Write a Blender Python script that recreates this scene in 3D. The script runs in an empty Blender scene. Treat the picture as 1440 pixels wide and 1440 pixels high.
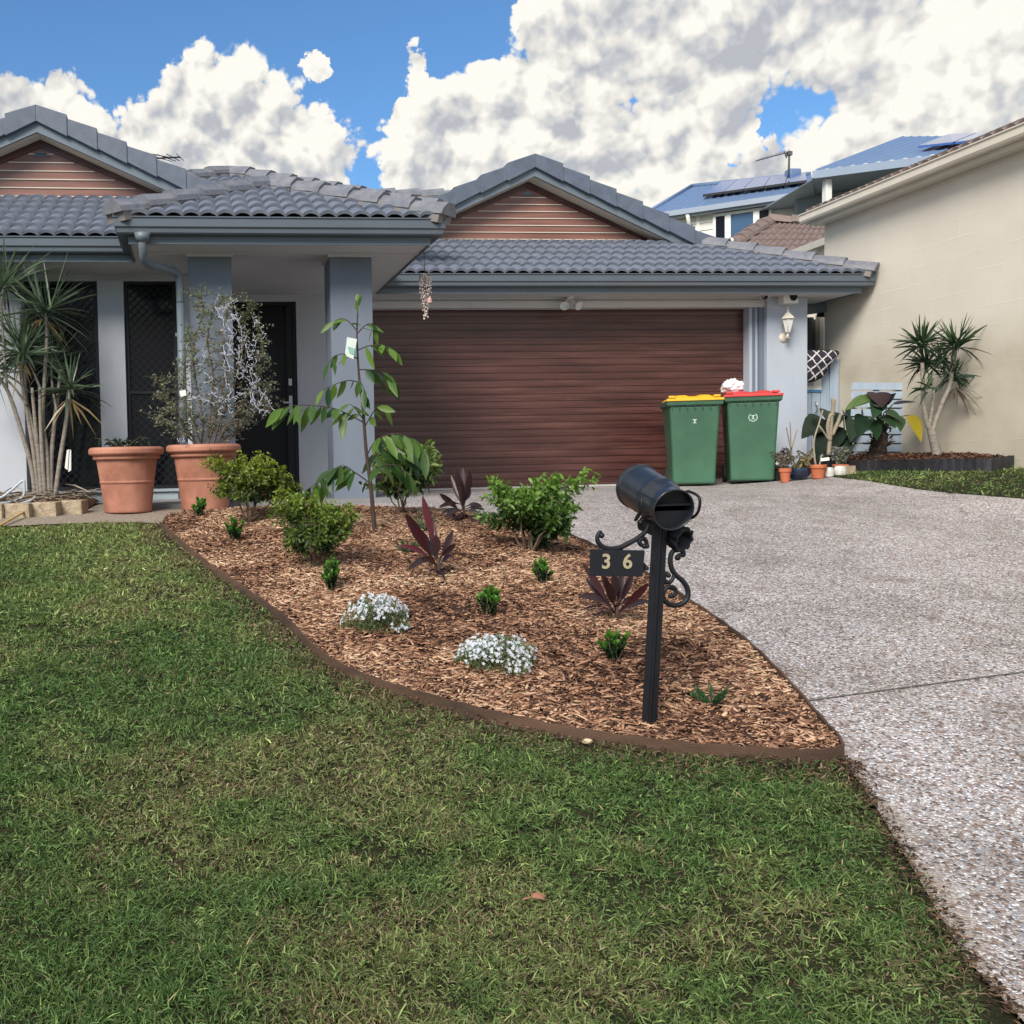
import bpy, bmesh, math, random
import numpy as np
from math import sin, cos, pi, radians, tan
from mathutils import Vector, Matrix
random.seed(7); rng = np.random.default_rng(11)
SC = bpy.context.scene
COL = SC.collection
V = Vector
# ------------------------------------------------------------------ camera model
F = 1440.0; PPX = 434.7
YAW, PITCH, ROLL = radians(6.567), radians(-2.708), radians(-1.179)
CAM = np.array([0.0, 0.0, 1.6])
def _cam():
    cy, sy = cos(YAW), sin(YAW)
    f = np.array([sy*cos(PITCH), cy*cos(PITCH), sin(PITCH)])
    r = np.array([cy, -sy, 0.0]); u = np.cross(r, f)
    c, s = cos(ROLL), sin(ROLL)
    return np.array([c*r+s*u, -s*r+c*u, f])
CM = _cam()
def ray(x, y): return CM.T @ np.array([(x-PPX)/F, (720-y)/F, 1.0])
def at(x, y, Y):                     # world point seen at a measured image spot, on the plane of depth Y
    d = ray(x, y); return V(CAM + d*(Y/d[1]))
def atX(x, y, X):
    d = ray(x, y); return V(CAM + d*(X/d[0]))
# ------------------------------------------------------------------ terrain
def sstep(a, b, t):
    t = np.clip((t-a)/(b-a), 0, 1); return t*t*(3-2*t)
def gz(x, y):
    x = np.asarray(x, float); y = np.asarray(y, float)
    a = .05+.13*np.maximum(y, -2.5); b = 1.19+.005*y; k = .12
    h = np.clip(.5+.5*(b-a)/k, 0, 1)
    z = b*(1-h)+a*h-k*h*(1-h)
    z = z+.17*sstep(5.8, 8.4, x)*sstep(5.5, 9, y)
    return z+.012*np.sin(x*1.3+.4)*np.sin(y*.9)*sstep(9, 7, y)
def gf(x, y): return float(gz(x, y))
def ground(px, py, dz=0.0):
    d = ray(px, py); lo = 1.0
    for i in range(600):
        t = 1.0+i*.03; p = CAM+d*t
        if p[2] < gf(p[0], p[1])+dz:
            hi = t; lo = t-.03; break
    else: return V(CAM+d*15)
    for _ in range(20):
        m = (lo+hi)/2; p = CAM+d*m
        if p[2] < gf(p[0], p[1])+dz: hi = m
        else: lo = m
    return V(CAM+d*hi)
# value noise for scattering
_G = rng.random((64, 64))
def vnoise(x, y, s):
    x = np.asarray(x)*s+17.3; y = np.asarray(y)*s+5.1
    i = np.floor(x).astype(int); j = np.floor(y).astype(int); u = x-i; v = y-j
    u = u*u*(3-2*u); v = v*v*(3-2*v)
    g = lambda a, b: _G[a % 64, b % 64]
    return (g(i, j)*(1-u)+g(i+1, j)*u)*(1-v)+(g(i, j+1)*(1-u)+g(i+1, j+1)*u)*v
def fnoise(x, y, s): return (vnoise(x, y, s)*.55+vnoise(x, y, s*2.1)*.3+vnoise(x, y, s*4.3)*.15)
def inpoly(P, x, y):
    P = np.asarray(P); c = np.zeros(x.shape, bool); n = len(P)
    for i in range(n):
        x1, y1 = P[i]; x2, y2 = P[(i+1) % n]
        if y1 == y2: continue
        m = ((y1 > y) != (y2 > y)) & (x < (x2-x1)*(y-y1)/(y2-y1)+x1)
        c ^= m
    return c
def polydist(P, x, y):
    P = np.asarray(P); d = np.full(x.shape, 1e9)
    for i in range(len(P)):
        a = P[i]; b = P[(i+1) % len(P)]; ab = b-a; L = (ab**2).sum()+1e-12
        t = np.clip(((x-a[0])*ab[0]+(y-a[1])*ab[1])/L, 0, 1)
        d = np.minimum(d, np.hypot(x-a[0]-t*ab[0], y-a[1]-t*ab[1]))
    return d
# ------------------------------------------------------------------ materials
def newmat(name):
    m = bpy.data.materials.new(name); m.use_nodes = True
    nt = m.node_tree; nt.nodes.clear()
    o = nt.nodes.new('ShaderNodeOutputMaterial'); b = nt.nodes.new('ShaderNodeBsdfPrincipled')
    nt.links.new(b.outputs[0], o.inputs[0]); return m, nt, b
def N(nt, typ, **kw):
    n = nt.nodes.new(typ)
    for k, v in kw.items():
        if k in n.inputs.keys(): n.inputs[k].default_value = v
        else: setattr(n, k, v)
    return n
def L(nt, a, b): nt.links.new(a, b)
def ramp(nt, fac, stops, interp='LINEAR'):
    r = nt.nodes.new('ShaderNodeValToRGB'); r.color_ramp.interpolation = interp
    e = r.color_ramp.elements
    while len(e) < len(stops): e.new(.5)
    for i, (p, c) in enumerate(stops):
        e[i].position = p; e[i].color = (*c, 1) if len(c) == 3 else c
    L(nt, fac, r.inputs[0]); return r
def pmat(name, col, rough=.6, var=.18, scale=6, bump=.15, bscale=60, metal=0, spec=.5, stretch=(1, 1, 1), tint=None, coat=0, bdist=.003):
    m, nt, b = newmat(name)
    tc = N(nt, 'ShaderNodeTexCoord'); mp = N(nt, 'ShaderNodeMapping'); mp.inputs['Scale'].default_value = stretch
    L(nt, tc.outputs['Object'], mp.inputs[0])
    n = N(nt, 'ShaderNodeTexNoise', Scale=scale, Detail=8, Roughness=.62); L(nt, mp.outputs[0], n.inputs['Vector'])
    lo = tuple(c*(1-var) for c in col); hi = tuple(min(1, c*(1+var)) for c in (tint or col))
    r = ramp(nt, n.outputs[0], [(.3, lo), (.7, hi)]); L(nt, r.outputs[0], b.inputs['Base Color'])
    b.inputs['Roughness'].default_value = rough; b.inputs['Metallic'].default_value = metal
    b.inputs['Specular IOR Level'].default_value = spec
    if coat: b.inputs['Coat Weight'].default_value = coat
    if bump:
        n2 = N(nt, 'ShaderNodeTexNoise', Scale=bscale, Detail=5); L(nt, mp.outputs[0], n2.inputs['Vector'])
        bp = N(nt, 'ShaderNodeBump', Strength=bump, Distance=bdist); L(nt, n2.outputs[0], bp.inputs['Height']); L(nt, bp.outputs[0], b.inputs['Normal'])
    return m
def amat(name, rough=.5, trans=.25, spec=.4, nvar=0):   # colour comes from the mesh's own leaf colours
    m, nt, b = newmat(name)
    a = N(nt, 'ShaderNodeAttribute', attribute_name='col')
    L(nt, a.outputs['Color'], b.inputs['Base Color']); b.inputs['Roughness'].default_value = rough
    b.inputs['Specular IOR Level'].default_value = spec
    if trans:
        t = N(nt, 'ShaderNodeBsdfTranslucent'); mx = N(nt, 'ShaderNodeMixShader', Fac=trans)
        hs = N(nt, 'ShaderNodeHueSaturation', Value=1.5, Saturation=1.1); L(nt, a.outputs['Color'], hs.inputs['Color']); L(nt, hs.outputs[0], t.inputs[0])
        o = [x for x in nt.nodes if x.type == 'OUTPUT_MATERIAL'][0]
        L(nt, b.outputs[0], mx.inputs[1]); L(nt, t.outputs[0], mx.inputs[2]); L(nt, mx.outputs[0], o.inputs[0])
    return m
# ------------------------------------------------------------------ mesh helpers
class MB:
    def __init__(s): s.v = []; s.f = []; s.sm = []
    def add(s, vs, fs, smooth=False):
        o = len(s.v); s.v += [tuple(v) for v in vs]; s.f += [tuple(i+o for i in f) for f in fs]; s.sm += [smooth]*len(fs); return s
    def box(s, x0, x1, y0, y1, z0, z1):
        v = [(x0,y0,z0),(x1,y0,z0),(x1,y1,z0),(x0,y1,z0),(x0,y0,z1),(x1,y0,z1),(x1,y1,z1),(x0,y1,z1)]
        return s.add(v, [(0,3,2,1),(4,5,6,7),(0,1,5,4),(1,2,6,5),(2,3,7,6),(3,0,4,7)])
    def obox(s, c, ax, ay, az, hx, hy, hz, tx=1, ty=1):
        c = V(c); ax = V(ax).normalized()*hx; ay = V(ay).normalized()*hy; az = V(az).normalized()*hz
        v = []
        for k, (p, q) in ((-1, (1, 1)), (1, (tx, ty))):
            for i, j in ((-1,-1),(1,-1),(1,1),(-1,1)): v.append(c+ax*i*p+ay*j*q+az*k)
        return s.add(v, [(0,3,2,1),(4,5,6,7),(0,1,5,4),(1,2,6,5),(2,3,7,6),(3,0,4,7)])
    def bar(s, a, b, w, h=None, up=(0,0,1)):
        a = V(a); b = V(b); d = (b-a); l = d.length; d.normalize(); u = V(up)
        if abs(d.dot(u)) > .98: u = V((1,0,0))
        sx = d.cross(u).normalized(); uz = sx.cross(d)
        return s.obox((a+b)/2, sx, d, uz, w/2, l/2, (h or w)/2)
    def tube(s, pts, r, n=8, cap=True, smooth=True):
        pts = [V(p) for p in pts]; m = len(pts); rs = r if hasattr(r, '__len__') else [r]*m
        prev = None; vs = []
        for i, p in enumerate(pts):
            d = (pts[min(i+1, m-1)]-pts[max(i-1, 0)])
            if d.length < 1e-9: d = V((0,0,1))
            d.normalize()
            if prev is None:
                a = d.orthogonal().normalized()
            else:
                a = prev-d*prev.dot(d)
                a = a.normalized() if a.length > 1e-6 else d.orthogonal().normalized()
            prev = a; b = d.cross(a)
            for k in range(n):
                t = 2*pi*k/n; vs.append(p+(a*cos(t)+b*sin(t))*rs[i])
        fs = [(i*n+k, i*n+(k+1) % n, (i+1)*n+(k+1) % n, (i+1)*n+k) for i in range(m-1) for k in range(n)]
        if cap: fs += [tuple(range(n-1, -1, -1)), tuple((m-1)*n+k for k in range(n))]
        return s.add(vs, fs, smooth)
    def lathe(s, prof, c=(0,0,0), n=32, axis=None, smooth=True, closed=False):
        c = V(c)
        if axis is None: ax, ay, az = V((1,0,0)), V((0,1,0)), V((0,0,1))
        else: az = V(axis).normalized(); ax = az.orthogonal().normalized(); ay = az.cross(ax)
        if smooth:                              # support rings keep long walls evenly shaded
            q = [prof[0]]
            for a, b in zip(prof[:-1], prof[1:]):
                l = math.hypot(b[0]-a[0], b[1]-a[1])
                if l > .02:
                    for e in (.12, .88) if l < .05 else (.05, .5, .95): q.append((a[0]+(b[0]-a[0])*e, a[1]+(b[1]-a[1])*e))
                q.append(b)
            prof = q
        vs = [c+ax*r*cos(2*pi*k/n)+ay*r*sin(2*pi*k/n)+az*z for r, z in prof for k in range(n)]
        m = len(prof)
        fs = [(i*n+k, i*n+(k+1) % n, (i+1)*n+(k+1) % n, (i+1)*n+k) for i in range(m-1) for k in range(n)]
        return s.add(vs, fs, smooth)
    def prism(s, pts, d):                       # polygon extruded by vector d
        pts = [V(p) for p in pts]; n = len(pts); d = V(d)
        vs = pts+[p+d for p in pts]
        return s.add(vs, [tuple(range(n)), tuple(range(2*n-1, n-1, -1))]+[(i, i+n, (i+1) % n+n, (i+1) % n) for i in range(n)])
    def sphere(s, c, r, n=10, sc=(1,1,1)):
        c = V(c); vs = []; m = n//2+1
        for i in range(m+1):
            a = pi*i/m
            for k in range(n): vs.append(c+V((r*sin(a)*cos(2*pi*k/n)*sc[0], r*sin(a)*sin(2*pi*k/n)*sc[1], r*cos(a)*sc[2])))
        return s.add(vs, [(i*n+k, (i+1)*n+k, (i+1)*n+(k+1) % n, i*n+(k+1) % n) for i in range(m) for k in range(n)], True)
    def build(s, name, mat, parent=None, bevel=0, xf=None, recalc=True):
        off = V((0,0,0)); p = parent
        while p is not None: off = off+p.location; p = p.parent
        me = bpy.data.meshes.new(name)
        me.from_pydata([tuple(V(v)-off) for v in s.v], [], s.f)
        me.polygons.foreach_set('use_smooth', s.sm)
        if recalc or bevel:
            bm = bmesh.new(); bm.from_mesh(me)
            bmesh.ops.recalc_face_normals(bm, faces=bm.faces)
            if bevel:
                es = [e for e in bm.edges if len(e.link_faces) == 2 and e.calc_face_angle(0) > .6]
                bmesh.ops.bevel(bm, geom=es, offset=bevel, segments=2, profile=.6, affect='EDGES', clamp_overlap=True)
            bm.to_mesh(me); bm.free()
        me.materials.append(mat)
        o = bpy.data.objects.new(name, me); COL.objects.link(o)
        if parent is not None: o.parent = parent
        return o
def rebase(o, loc):                              # move a single-mesh thing's origin to its base
    loc = V(loc); o.data.transform(Matrix.Translation(-loc)); o.location = loc; return o
def thing(name, loc, label, cat, group=None):
    o = bpy.data.objects.new(name, None); COL.objects.link(o); o.location = V(loc); o.empty_display_size = .1
    return tag(o, label, cat, group)
def tag(o, label=None, cat=None, group=None, kind=None):
    if label: o['label'] = label
    if cat: o['category'] = cat
    if group: o['group'] = group
    if kind: o['kind'] = kind
    return o
def npmesh(name, verts, quads, mat, parent=None, cols=None, smooth=False, tris=False):
    k = 3 if tris else 4
    verts = np.ascontiguousarray(verts, dtype=np.float32); quads = np.ascontiguousarray(quads, dtype=np.int32).reshape(-1, k)
    off = V((0,0,0)); p = parent
    while p is not None: off = off+p.location; p = p.parent
    verts = verts-np.array(off, dtype=np.float32)
    me = bpy.data.meshes.new(name)
    me.vertices.add(len(verts)); me.vertices.foreach_set('co', verts.ravel())
    me.loops.add(quads.size); me.loops.foreach_set('vertex_index', quads.ravel())
    me.polygons.add(len(quads)); me.polygons.foreach_set('loop_start', np.arange(0, quads.size, k, dtype=np.int32))
    me.update(calc_edges=True)
    if smooth: me.polygons.foreach_set('use_smooth', np.ones(len(quads), bool))
    if cols is not None:
        a = me.attributes.new('col', 'FLOAT_COLOR', 'POINT')
        c = np.ones((len(verts), 4), np.float32); c[:, :3] = cols; a.data.foreach_set('color', c.ravel())
    me.materials.append(mat)
    o = bpy.data.objects.new(name, me); COL.objects.link(o)
    if parent is not None: o.parent = parent
    return o
def unit(a): return a/(np.linalg.norm(a, axis=-1, keepdims=True)+1e-9)
class Leaves:
    """many leaf blades as one mesh; every blade is a strip with its own colour"""
    def __init__(s): s.v = []; s.q = []; s.c = []; s.n = 0
    def add(s, P, D, Nn, Ln, W, C, prof, bend=0., fold=0., twist=None):
        P = np.atleast_2d(np.asarray(P, float)); n = len(P); k = len(prof)
        D = unit(np.broadcast_to(np.asarray(D, float), (n, 3))); Nn = np.broadcast_to(np.asarray(Nn, float), (n, 3))
        S = unit(np.cross(D, Nn)); Nn = unit(np.cross(S, D))
        Ln = np.broadcast_to(np.asarray(Ln, float), (n,)); W = np.broadcast_to(np.asarray(W, float), (n,)); bend = np.broadcast_to(np.asarray(bend, float), (n,))
        C = np.broadcast_to(np.asarray(C, float), (n, 3))
        rows = []; m = 3 if fold else 2
        for i, (t, w) in enumerate(prof):
            c = P+D*(Ln*t)[:, None]*np.sqrt(np.maximum(1-(bend*t)**2*.35, .2))[:, None]+np.array([0, 0, -1.])*(bend*Ln*t*t)[:, None]
            e = S*(W*w*.5)[:, None]; up = Nn*(W*w*.5*fold)[:, None]
            rows += [c-e+up, c, c+e+up] if fold else [c-e, c+e]
        Vv = np.stack(rows, 1)                      # n, k*m, 3
        base = s.n+np.arange(n)[:, None]*(k*m)
        q = []
        for i in range(k-1):
            for j in range(m-1):
                q.append(np.stack([base[:, 0]+i*m+j, base[:, 0]+i*m+j+1, base[:, 0]+(i+1)*m+j+1, base[:, 0]+(i+1)*m+j], 1))
        s.v.append(Vv.reshape(-1, 3)); s.q.append(np.concatenate(q)); s.c.append(np.repeat(C, k*m, 0)); s.n += n*k*m
        return s
    def build(s, name, mat, parent=None, smooth=False):
        return npmesh(name, np.concatenate(s.v), np.concatenate(s.q), mat, parent, np.concatenate(s.c), smooth)
LEAF = [(0,.08),(.25,.8),(.55,1.),(.8,.6),(1,.04)]
LEAFS = [(0,.1),(.45,1.),(1,.05)]
BLADE = [(0,1.),(.5,.85),(1,.08)]
def rdir(n, zmin=-1., zmax=1.):
    z = rng.uniform(zmin, zmax, n); a = rng.uniform(0, 2*pi, n); r = np.sqrt(1-z*z)
    return np.stack([r*np.cos(a), r*np.sin(a), z], 1)
def mixc(a, b, t): t = np.asarray(t)[:, None]; return np.asarray(a)*(1-t)+np.asarray(b)*t
def catmull(P, n=8, closed=False):
    P = [V(p) for p in P]; out = []; m = len(P)
    rngi = range(m if closed else m-1)
    for i in rngi:
        p0 = P[(i-1) % m] if closed else P[max(i-1, 0)]; p1 = P[i]; p2 = P[(i+1) % m]; p3 = P[(i+2) % m] if closed else P[min(i+2, m-1)]
        for k in range(n):
            t = k/n
            out.append(.5*((2*p1)+(p2-p0)*t+(2*p0-5*p1+4*p2-p3)*t*t+(3*p1-p0-3*p2+p3)*t**3))
    if not closed: out.append(P[-1])
    return out
# materials
M = {}
M['wall'] = pmat('render_pale', (.47,.50,.565), .85, .09, 1.3, .25, 140, stretch=(1.6,1,.5))
M['wallblue'] = pmat('render_front', (.40,.445,.53), .85, .09, 1.3, .25, 140, stretch=(1.6,1,.5))
M['column'] = pmat('render_slate', (.15,.18,.235), .8, .12, 1.5, .3, 140, stretch=(1.6,1,.5))
M['trim'] = pmat('gutter_paint', (.085,.107,.135), .38, .08, 2, .03, 50)
M['barge'] = pmat('barge_paint', (.125,.158,.195), .45, .08, 2, .05, 50)
M['soffit'] = pmat('soffit_paint', (.56,.57,.60), .75, .05, 1.2, .05, 40)
M['cream'] = pmat('cream_paint', (.62,.58,.50), .6, .06, 3, .05, 40)
M['white'] = pmat('white_paint', (.72,.72,.70), .45, .06, 6, .05, 60)
M['black'] = pmat('black_metal', (.008,.009,.014), .52, .3, 9, .25, 160, spec=.35)
M['blackgloss'] = pmat('black_screen', (.008,.009,.014), .3, .3, 5, .0, spec=.2)
M['steel'] = pmat('steel', (.45,.46,.48), .3, .1, 20, .05, 80, metal=1)
M['terra'] = pmat('terracotta', (.33,.125,.08), .78, .26, 3.5, .25, 90, tint=(.40,.18,.125))
M['terrasmall'] = pmat('terracotta_small', (.45,.13,.06), .75, .15, 12, .2, 120)
M['soil'] = pmat('potting_soil', (.035,.022,.016), .95, .5, 30, .9, 60, bdist=.02)
M['bark'] = pmat('pale_bark', (.24,.21,.18), .9, .35, 14, .8, 45, stretch=(1,1,3), bdist=.008)
M['twig'] = pmat('brown_twig', (.11,.075,.05), .9, .3, 20, .5, 60)
M['stem'] = pmat('dark_stem', (.05,.028,.022), .8, .3, 20, .4, 60)
M['green_plastic'] = pmat('green_bin_plastic', (.042,.12,.07), .45, .26, 1.6, .15, 200)
M['yellow_plastic'] = pmat('yellow_lid_plastic', (.75,.42,.02), .42, .08, 6, .08, 200)
M['red_plastic'] = pmat('red_lid_plastic', (.55,.045,.045), .42, .08, 6, .08, 200)
M['rubber'] = pmat('black_rubber', (.012,.012,.012), .8, .2, 20, .2, 90)
M['bag'] = pmat('white_plastic_bag', (.72,.73,.80), .35, .06, 12, .5, 25, bdist=.01)
M['emblem'] = pmat('pale_print', (.55,.68,.60), .6, .05, 9, 0)
M['gold'] = pmat('brass_digit', (.46,.40,.26), .45, .2, 40, .1, 90, metal=.35)
M['glass'] = pmat('window_glass', (.006,.007,.011), .10, .1, 3, 0, spec=.18)
M['canblack'] = pmat('satin_black_tin', (.014,.018,.026), .30, .35, 14, .2, 120, spec=.6)
M['lampglass'] = pmat('lantern_glass', (.62,.64,.66), .12, .05, 3, 0)
M['tag'] = pmat('paper_tag', (.62,.70,.66), .6, .1, 30, 0)
M['stone'] = pmat('garden_block', (.32,.25,.17), .9, .3, 14, 1., 40, tint=(.38,.31,.22), bdist=.012)
M['fence'] = pmat('weathered_paling', (.10,.10,.10), .9, .45, 9, .6, 40, stretch=(6,6,.6))
M['gate'] = pmat('blue_grey_boards', (.30,.37,.46), .75, .12, 5, .3, 60, stretch=(4,4,.6))
M['poly'] = pmat('black_edging', (.02,.02,.026), .6, .4, 9, .5, 30)
M['ceramic'] = pmat('white_ceramic', (.55,.55,.52), .35, .2, 14, .1, 60)
M['blueglaze'] = pmat('dark_blue_glaze', (.015,.025,.05), .15, .3, 14, .05, 60)
M['greyplastic'] = pmat('grey_bowl', (.28,.32,.36), .5, .1, 14, .05, 60)
M['lights'] = pmat('pale_light_cable', (.44,.46,.55), .4, .1, 30, 0)
M['hose'] = pmat('pale_hose', (.42,.46,.52), .45, .1, 30, .05, 60)
M['shell'] = pmat('pale_shells', (.62,.52,.48), .4, .25, 60, .1, 60)
M['bluemetal'] = pmat('blue_roof_metal', (.13,.20,.34), .35, .06, 4, .02, 40)
M['panel'] = pmat('solar_cells', (.04,.09,.28), .12, .1, 12, 0)
M['weather'] = pmat('weatherboard_paint', (.68,.67,.62), .7, .05, 3, .05, 40)
M['leaf'] = amat('leaf', .42, .28); M['leafdark'] = amat('waxy_leaf', .28, .12, .5)
M['petal'] = amat('petal', .6, .3); M['grass'] = amat('grass_blade', .55, .3, .25); M['chip'] = amat('bark_chip', .85, 0, .2)
def tile_mat(name, col, tint):
    m = pmat(name, col, .55, .14, 9, .35, 110, tint=tint)
    return m
M['tile'] = tile_mat('slate_grey_tile', (.12,.14,.185), (.145,.165,.215))
M['cap'] = tile_mat('ridge_cap_tile', (.125,.14,.18), (.175,.18,.205))
M['verge'] = tile_mat('verge_tile', (.085,.108,.155), (.095,.118,.165))
M['browntile'] = tile_mat('brown_tile', (.17,.125,.11), (.22,.165,.15))
def wood_mat():
    m, nt, b = newmat('maroon_timber_boards')
    tc = N(nt, 'ShaderNodeTexCoord'); mp = N(nt, 'ShaderNodeMapping'); mp.inputs['Scale'].default_value = (.55, 1, 11)
    L(nt, tc.outputs['Object'], mp.inputs[0])
    n1 = N(nt, 'ShaderNodeTexNoise', Scale=2.2, Detail=9, Roughness=.72, Distortion=.35); L(nt, mp.outputs[0], n1.inputs['Vector'])
    sx = N(nt, 'ShaderNodeSeparateXYZ'); L(nt, tc.outputs['Object'], sx.inputs[0])
    mu = N(nt, 'ShaderNodeMath', operation='MULTIPLY'); mu.inputs[1].default_value = 1/.0885; L(nt, sx.outputs['Z'], mu.inputs[0])
    fl = N(nt, 'ShaderNodeMath', operation='FLOOR'); L(nt, mu.outputs[0], fl.inputs[0])
    xs = N(nt, 'ShaderNodeMath', operation='MULTIPLY'); xs.inputs[1].default_value = .45; L(nt, sx.outputs['X'], xs.inputs[0])
    cb = N(nt, 'ShaderNodeCombineXYZ'); L(nt, fl.outputs[0], cb.inputs['Z']); L(nt, xs.outputs[0], cb.inputs['X'])
    n2 = N(nt, 'ShaderNodeTexNoise', Scale=1.7, Detail=1); L(nt, cb.outputs[0], n2.inputs['Vector'])
    mx = N(nt, 'ShaderNodeMath', operation='MULTIPLY_ADD'); mx.inputs[1].default_value = .6; L(nt, n1.outputs[0], mx.inputs[0])
    m3 = N(nt, 'ShaderNodeMath', operation='MULTIPLY'); m3.inputs[1].default_value = .4; L(nt, n2.outputs[0], m3.inputs[0]); L(nt, m3.outputs[0], mx.inputs[2])
    r = ramp(nt, mx.outputs[0], [(.30, (.030,.012,.011)), (.5, (.074,.028,.025)), (.68, (.135,.060,.052))]); L(nt, r.outputs[0], b.inputs['Base Color'])
    b.inputs['Roughness'].default_value = .32
    bp = N(nt, 'ShaderNodeBump', Strength=.2, Distance=.002); L(nt, n1.outputs[0], bp.inputs['Height']); L(nt, bp.outputs[0], b.inputs['Normal'])
    return m
M['wood'] = wood_mat()
def block_mat():
    m, nt, b = newmat('cream_blockwork')
    tc = N(nt, 'ShaderNodeTexCoord'); sx = N(nt, 'ShaderNodeSeparateXYZ'); L(nt, tc.outputs['Object'], sx.inputs[0])
    cb = N(nt, 'ShaderNodeCombineXYZ'); L(nt, sx.outputs['Y'], cb.inputs[0]); L(nt, sx.outputs['Z'], cb.inputs[1])
    nd = N(nt, 'ShaderNodeTexNoise', Scale=1.3, Detail=2); L(nt, cb.outputs[0], nd.inputs['Vector'])
    ad = N(nt, 'ShaderNodeMix', data_type='VECTOR'); ad.inputs[0].default_value = .012; L(nt, cb.outputs[0], ad.inputs[4]); L(nt, nd.outputs['Color'], ad.inputs[5])
    br = N(nt, 'ShaderNodeTexBrick', Scale=1.); br.inputs['Brick Width'].default_value = .4; br.inputs['Row Height'].default_value = .2
    br.inputs['Mortar Size'].default_value = .006; br.inputs['Mortar Smooth'].default_value = .6
    L(nt, ad.outputs[1], br.inputs['Vector'])
    n1 = N(nt, 'ShaderNodeTexNoise', Scale=.9, Detail=7, Roughness=.6); L(nt, cb.outputs[0], n1.inputs['Vector'])
    r = ramp(nt, n1.outputs[0], [(.3, (.62,.575,.50)), (.7, (.70,.655,.58))])
    n3 = N(nt, 'ShaderNodeTexNoise', Scale=2.1, Detail=3); L(nt, cb.outputs[0], n3.inputs['Vector'])
    wk = ramp(nt, n3.outputs[0], [(.42, (0,0,0)), (.68, (1,1,1))])
    mm = N(nt, 'ShaderNodeMath', operation='MULTIPLY'); L(nt, br.outputs['Fac'], mm.inputs[0]); L(nt, wk.outputs[0], mm.inputs[1])
    mc = N(nt, 'ShaderNodeMix', data_type='RGBA'); L(nt, mm.outputs[0], mc.inputs[0]); L(nt, r.outputs[0], mc.inputs[6]); mc.inputs[7].default_value = (.72,.68,.61,1)
    # damp, dirty foot of the wall
    z = N(nt, 'ShaderNodeMapRange'); z.inputs[1].default_value = 1.3; z.inputs[2].default_value = 1.75; z.inputs[3].default_value = .75; z.inputs[4].default_value = 0
    L(nt, sx.outputs['Z'], z.inputs[0]); z2 = N(nt, 'ShaderNodeMath', operation='MULTIPLY'); L(nt, z.outputs[0], z2.inputs[0]); L(nt, n3.outputs[0], z2.inputs[1])
    md = N(nt, 'ShaderNodeMix', data_type='RGBA'); L(nt, z2.outputs[0], md.inputs[0]); L(nt, mc.outputs[2], md.inputs[6]); md.inputs[7].default_value = (.30,.25,.15,1)
    L(nt, md.outputs[2], b.inputs['Base Color']); b.inputs['Roughness'].default_value = .85
    n2 = N(nt, 'ShaderNodeTexNoise', Scale=70, Detail=3); L(nt, tc.outputs['Object'], n2.inputs['Vector'])
    h = N(nt, 'ShaderNodeMath', operation='MULTIPLY_ADD'); h.inputs[1].default_value = .15; L(nt, n2.outputs[0], h.inputs[0]); L(nt, mm.outputs[0], h.inputs[2])
    bp = N(nt, 'ShaderNodeBump', Strength=.35, Distance=.006); L(nt, h.outputs[0], bp.inputs['Height']); L(nt, bp.outputs[0], b.inputs['Normal'])
    return m
M['block'] = block_mat()
M['gablewood'] = pmat('gable_boards', (.17,.072,.058), .4, .22, 3, .1, 50, tint=(.235,.11,.085), stretch=(.3,1,6))
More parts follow.
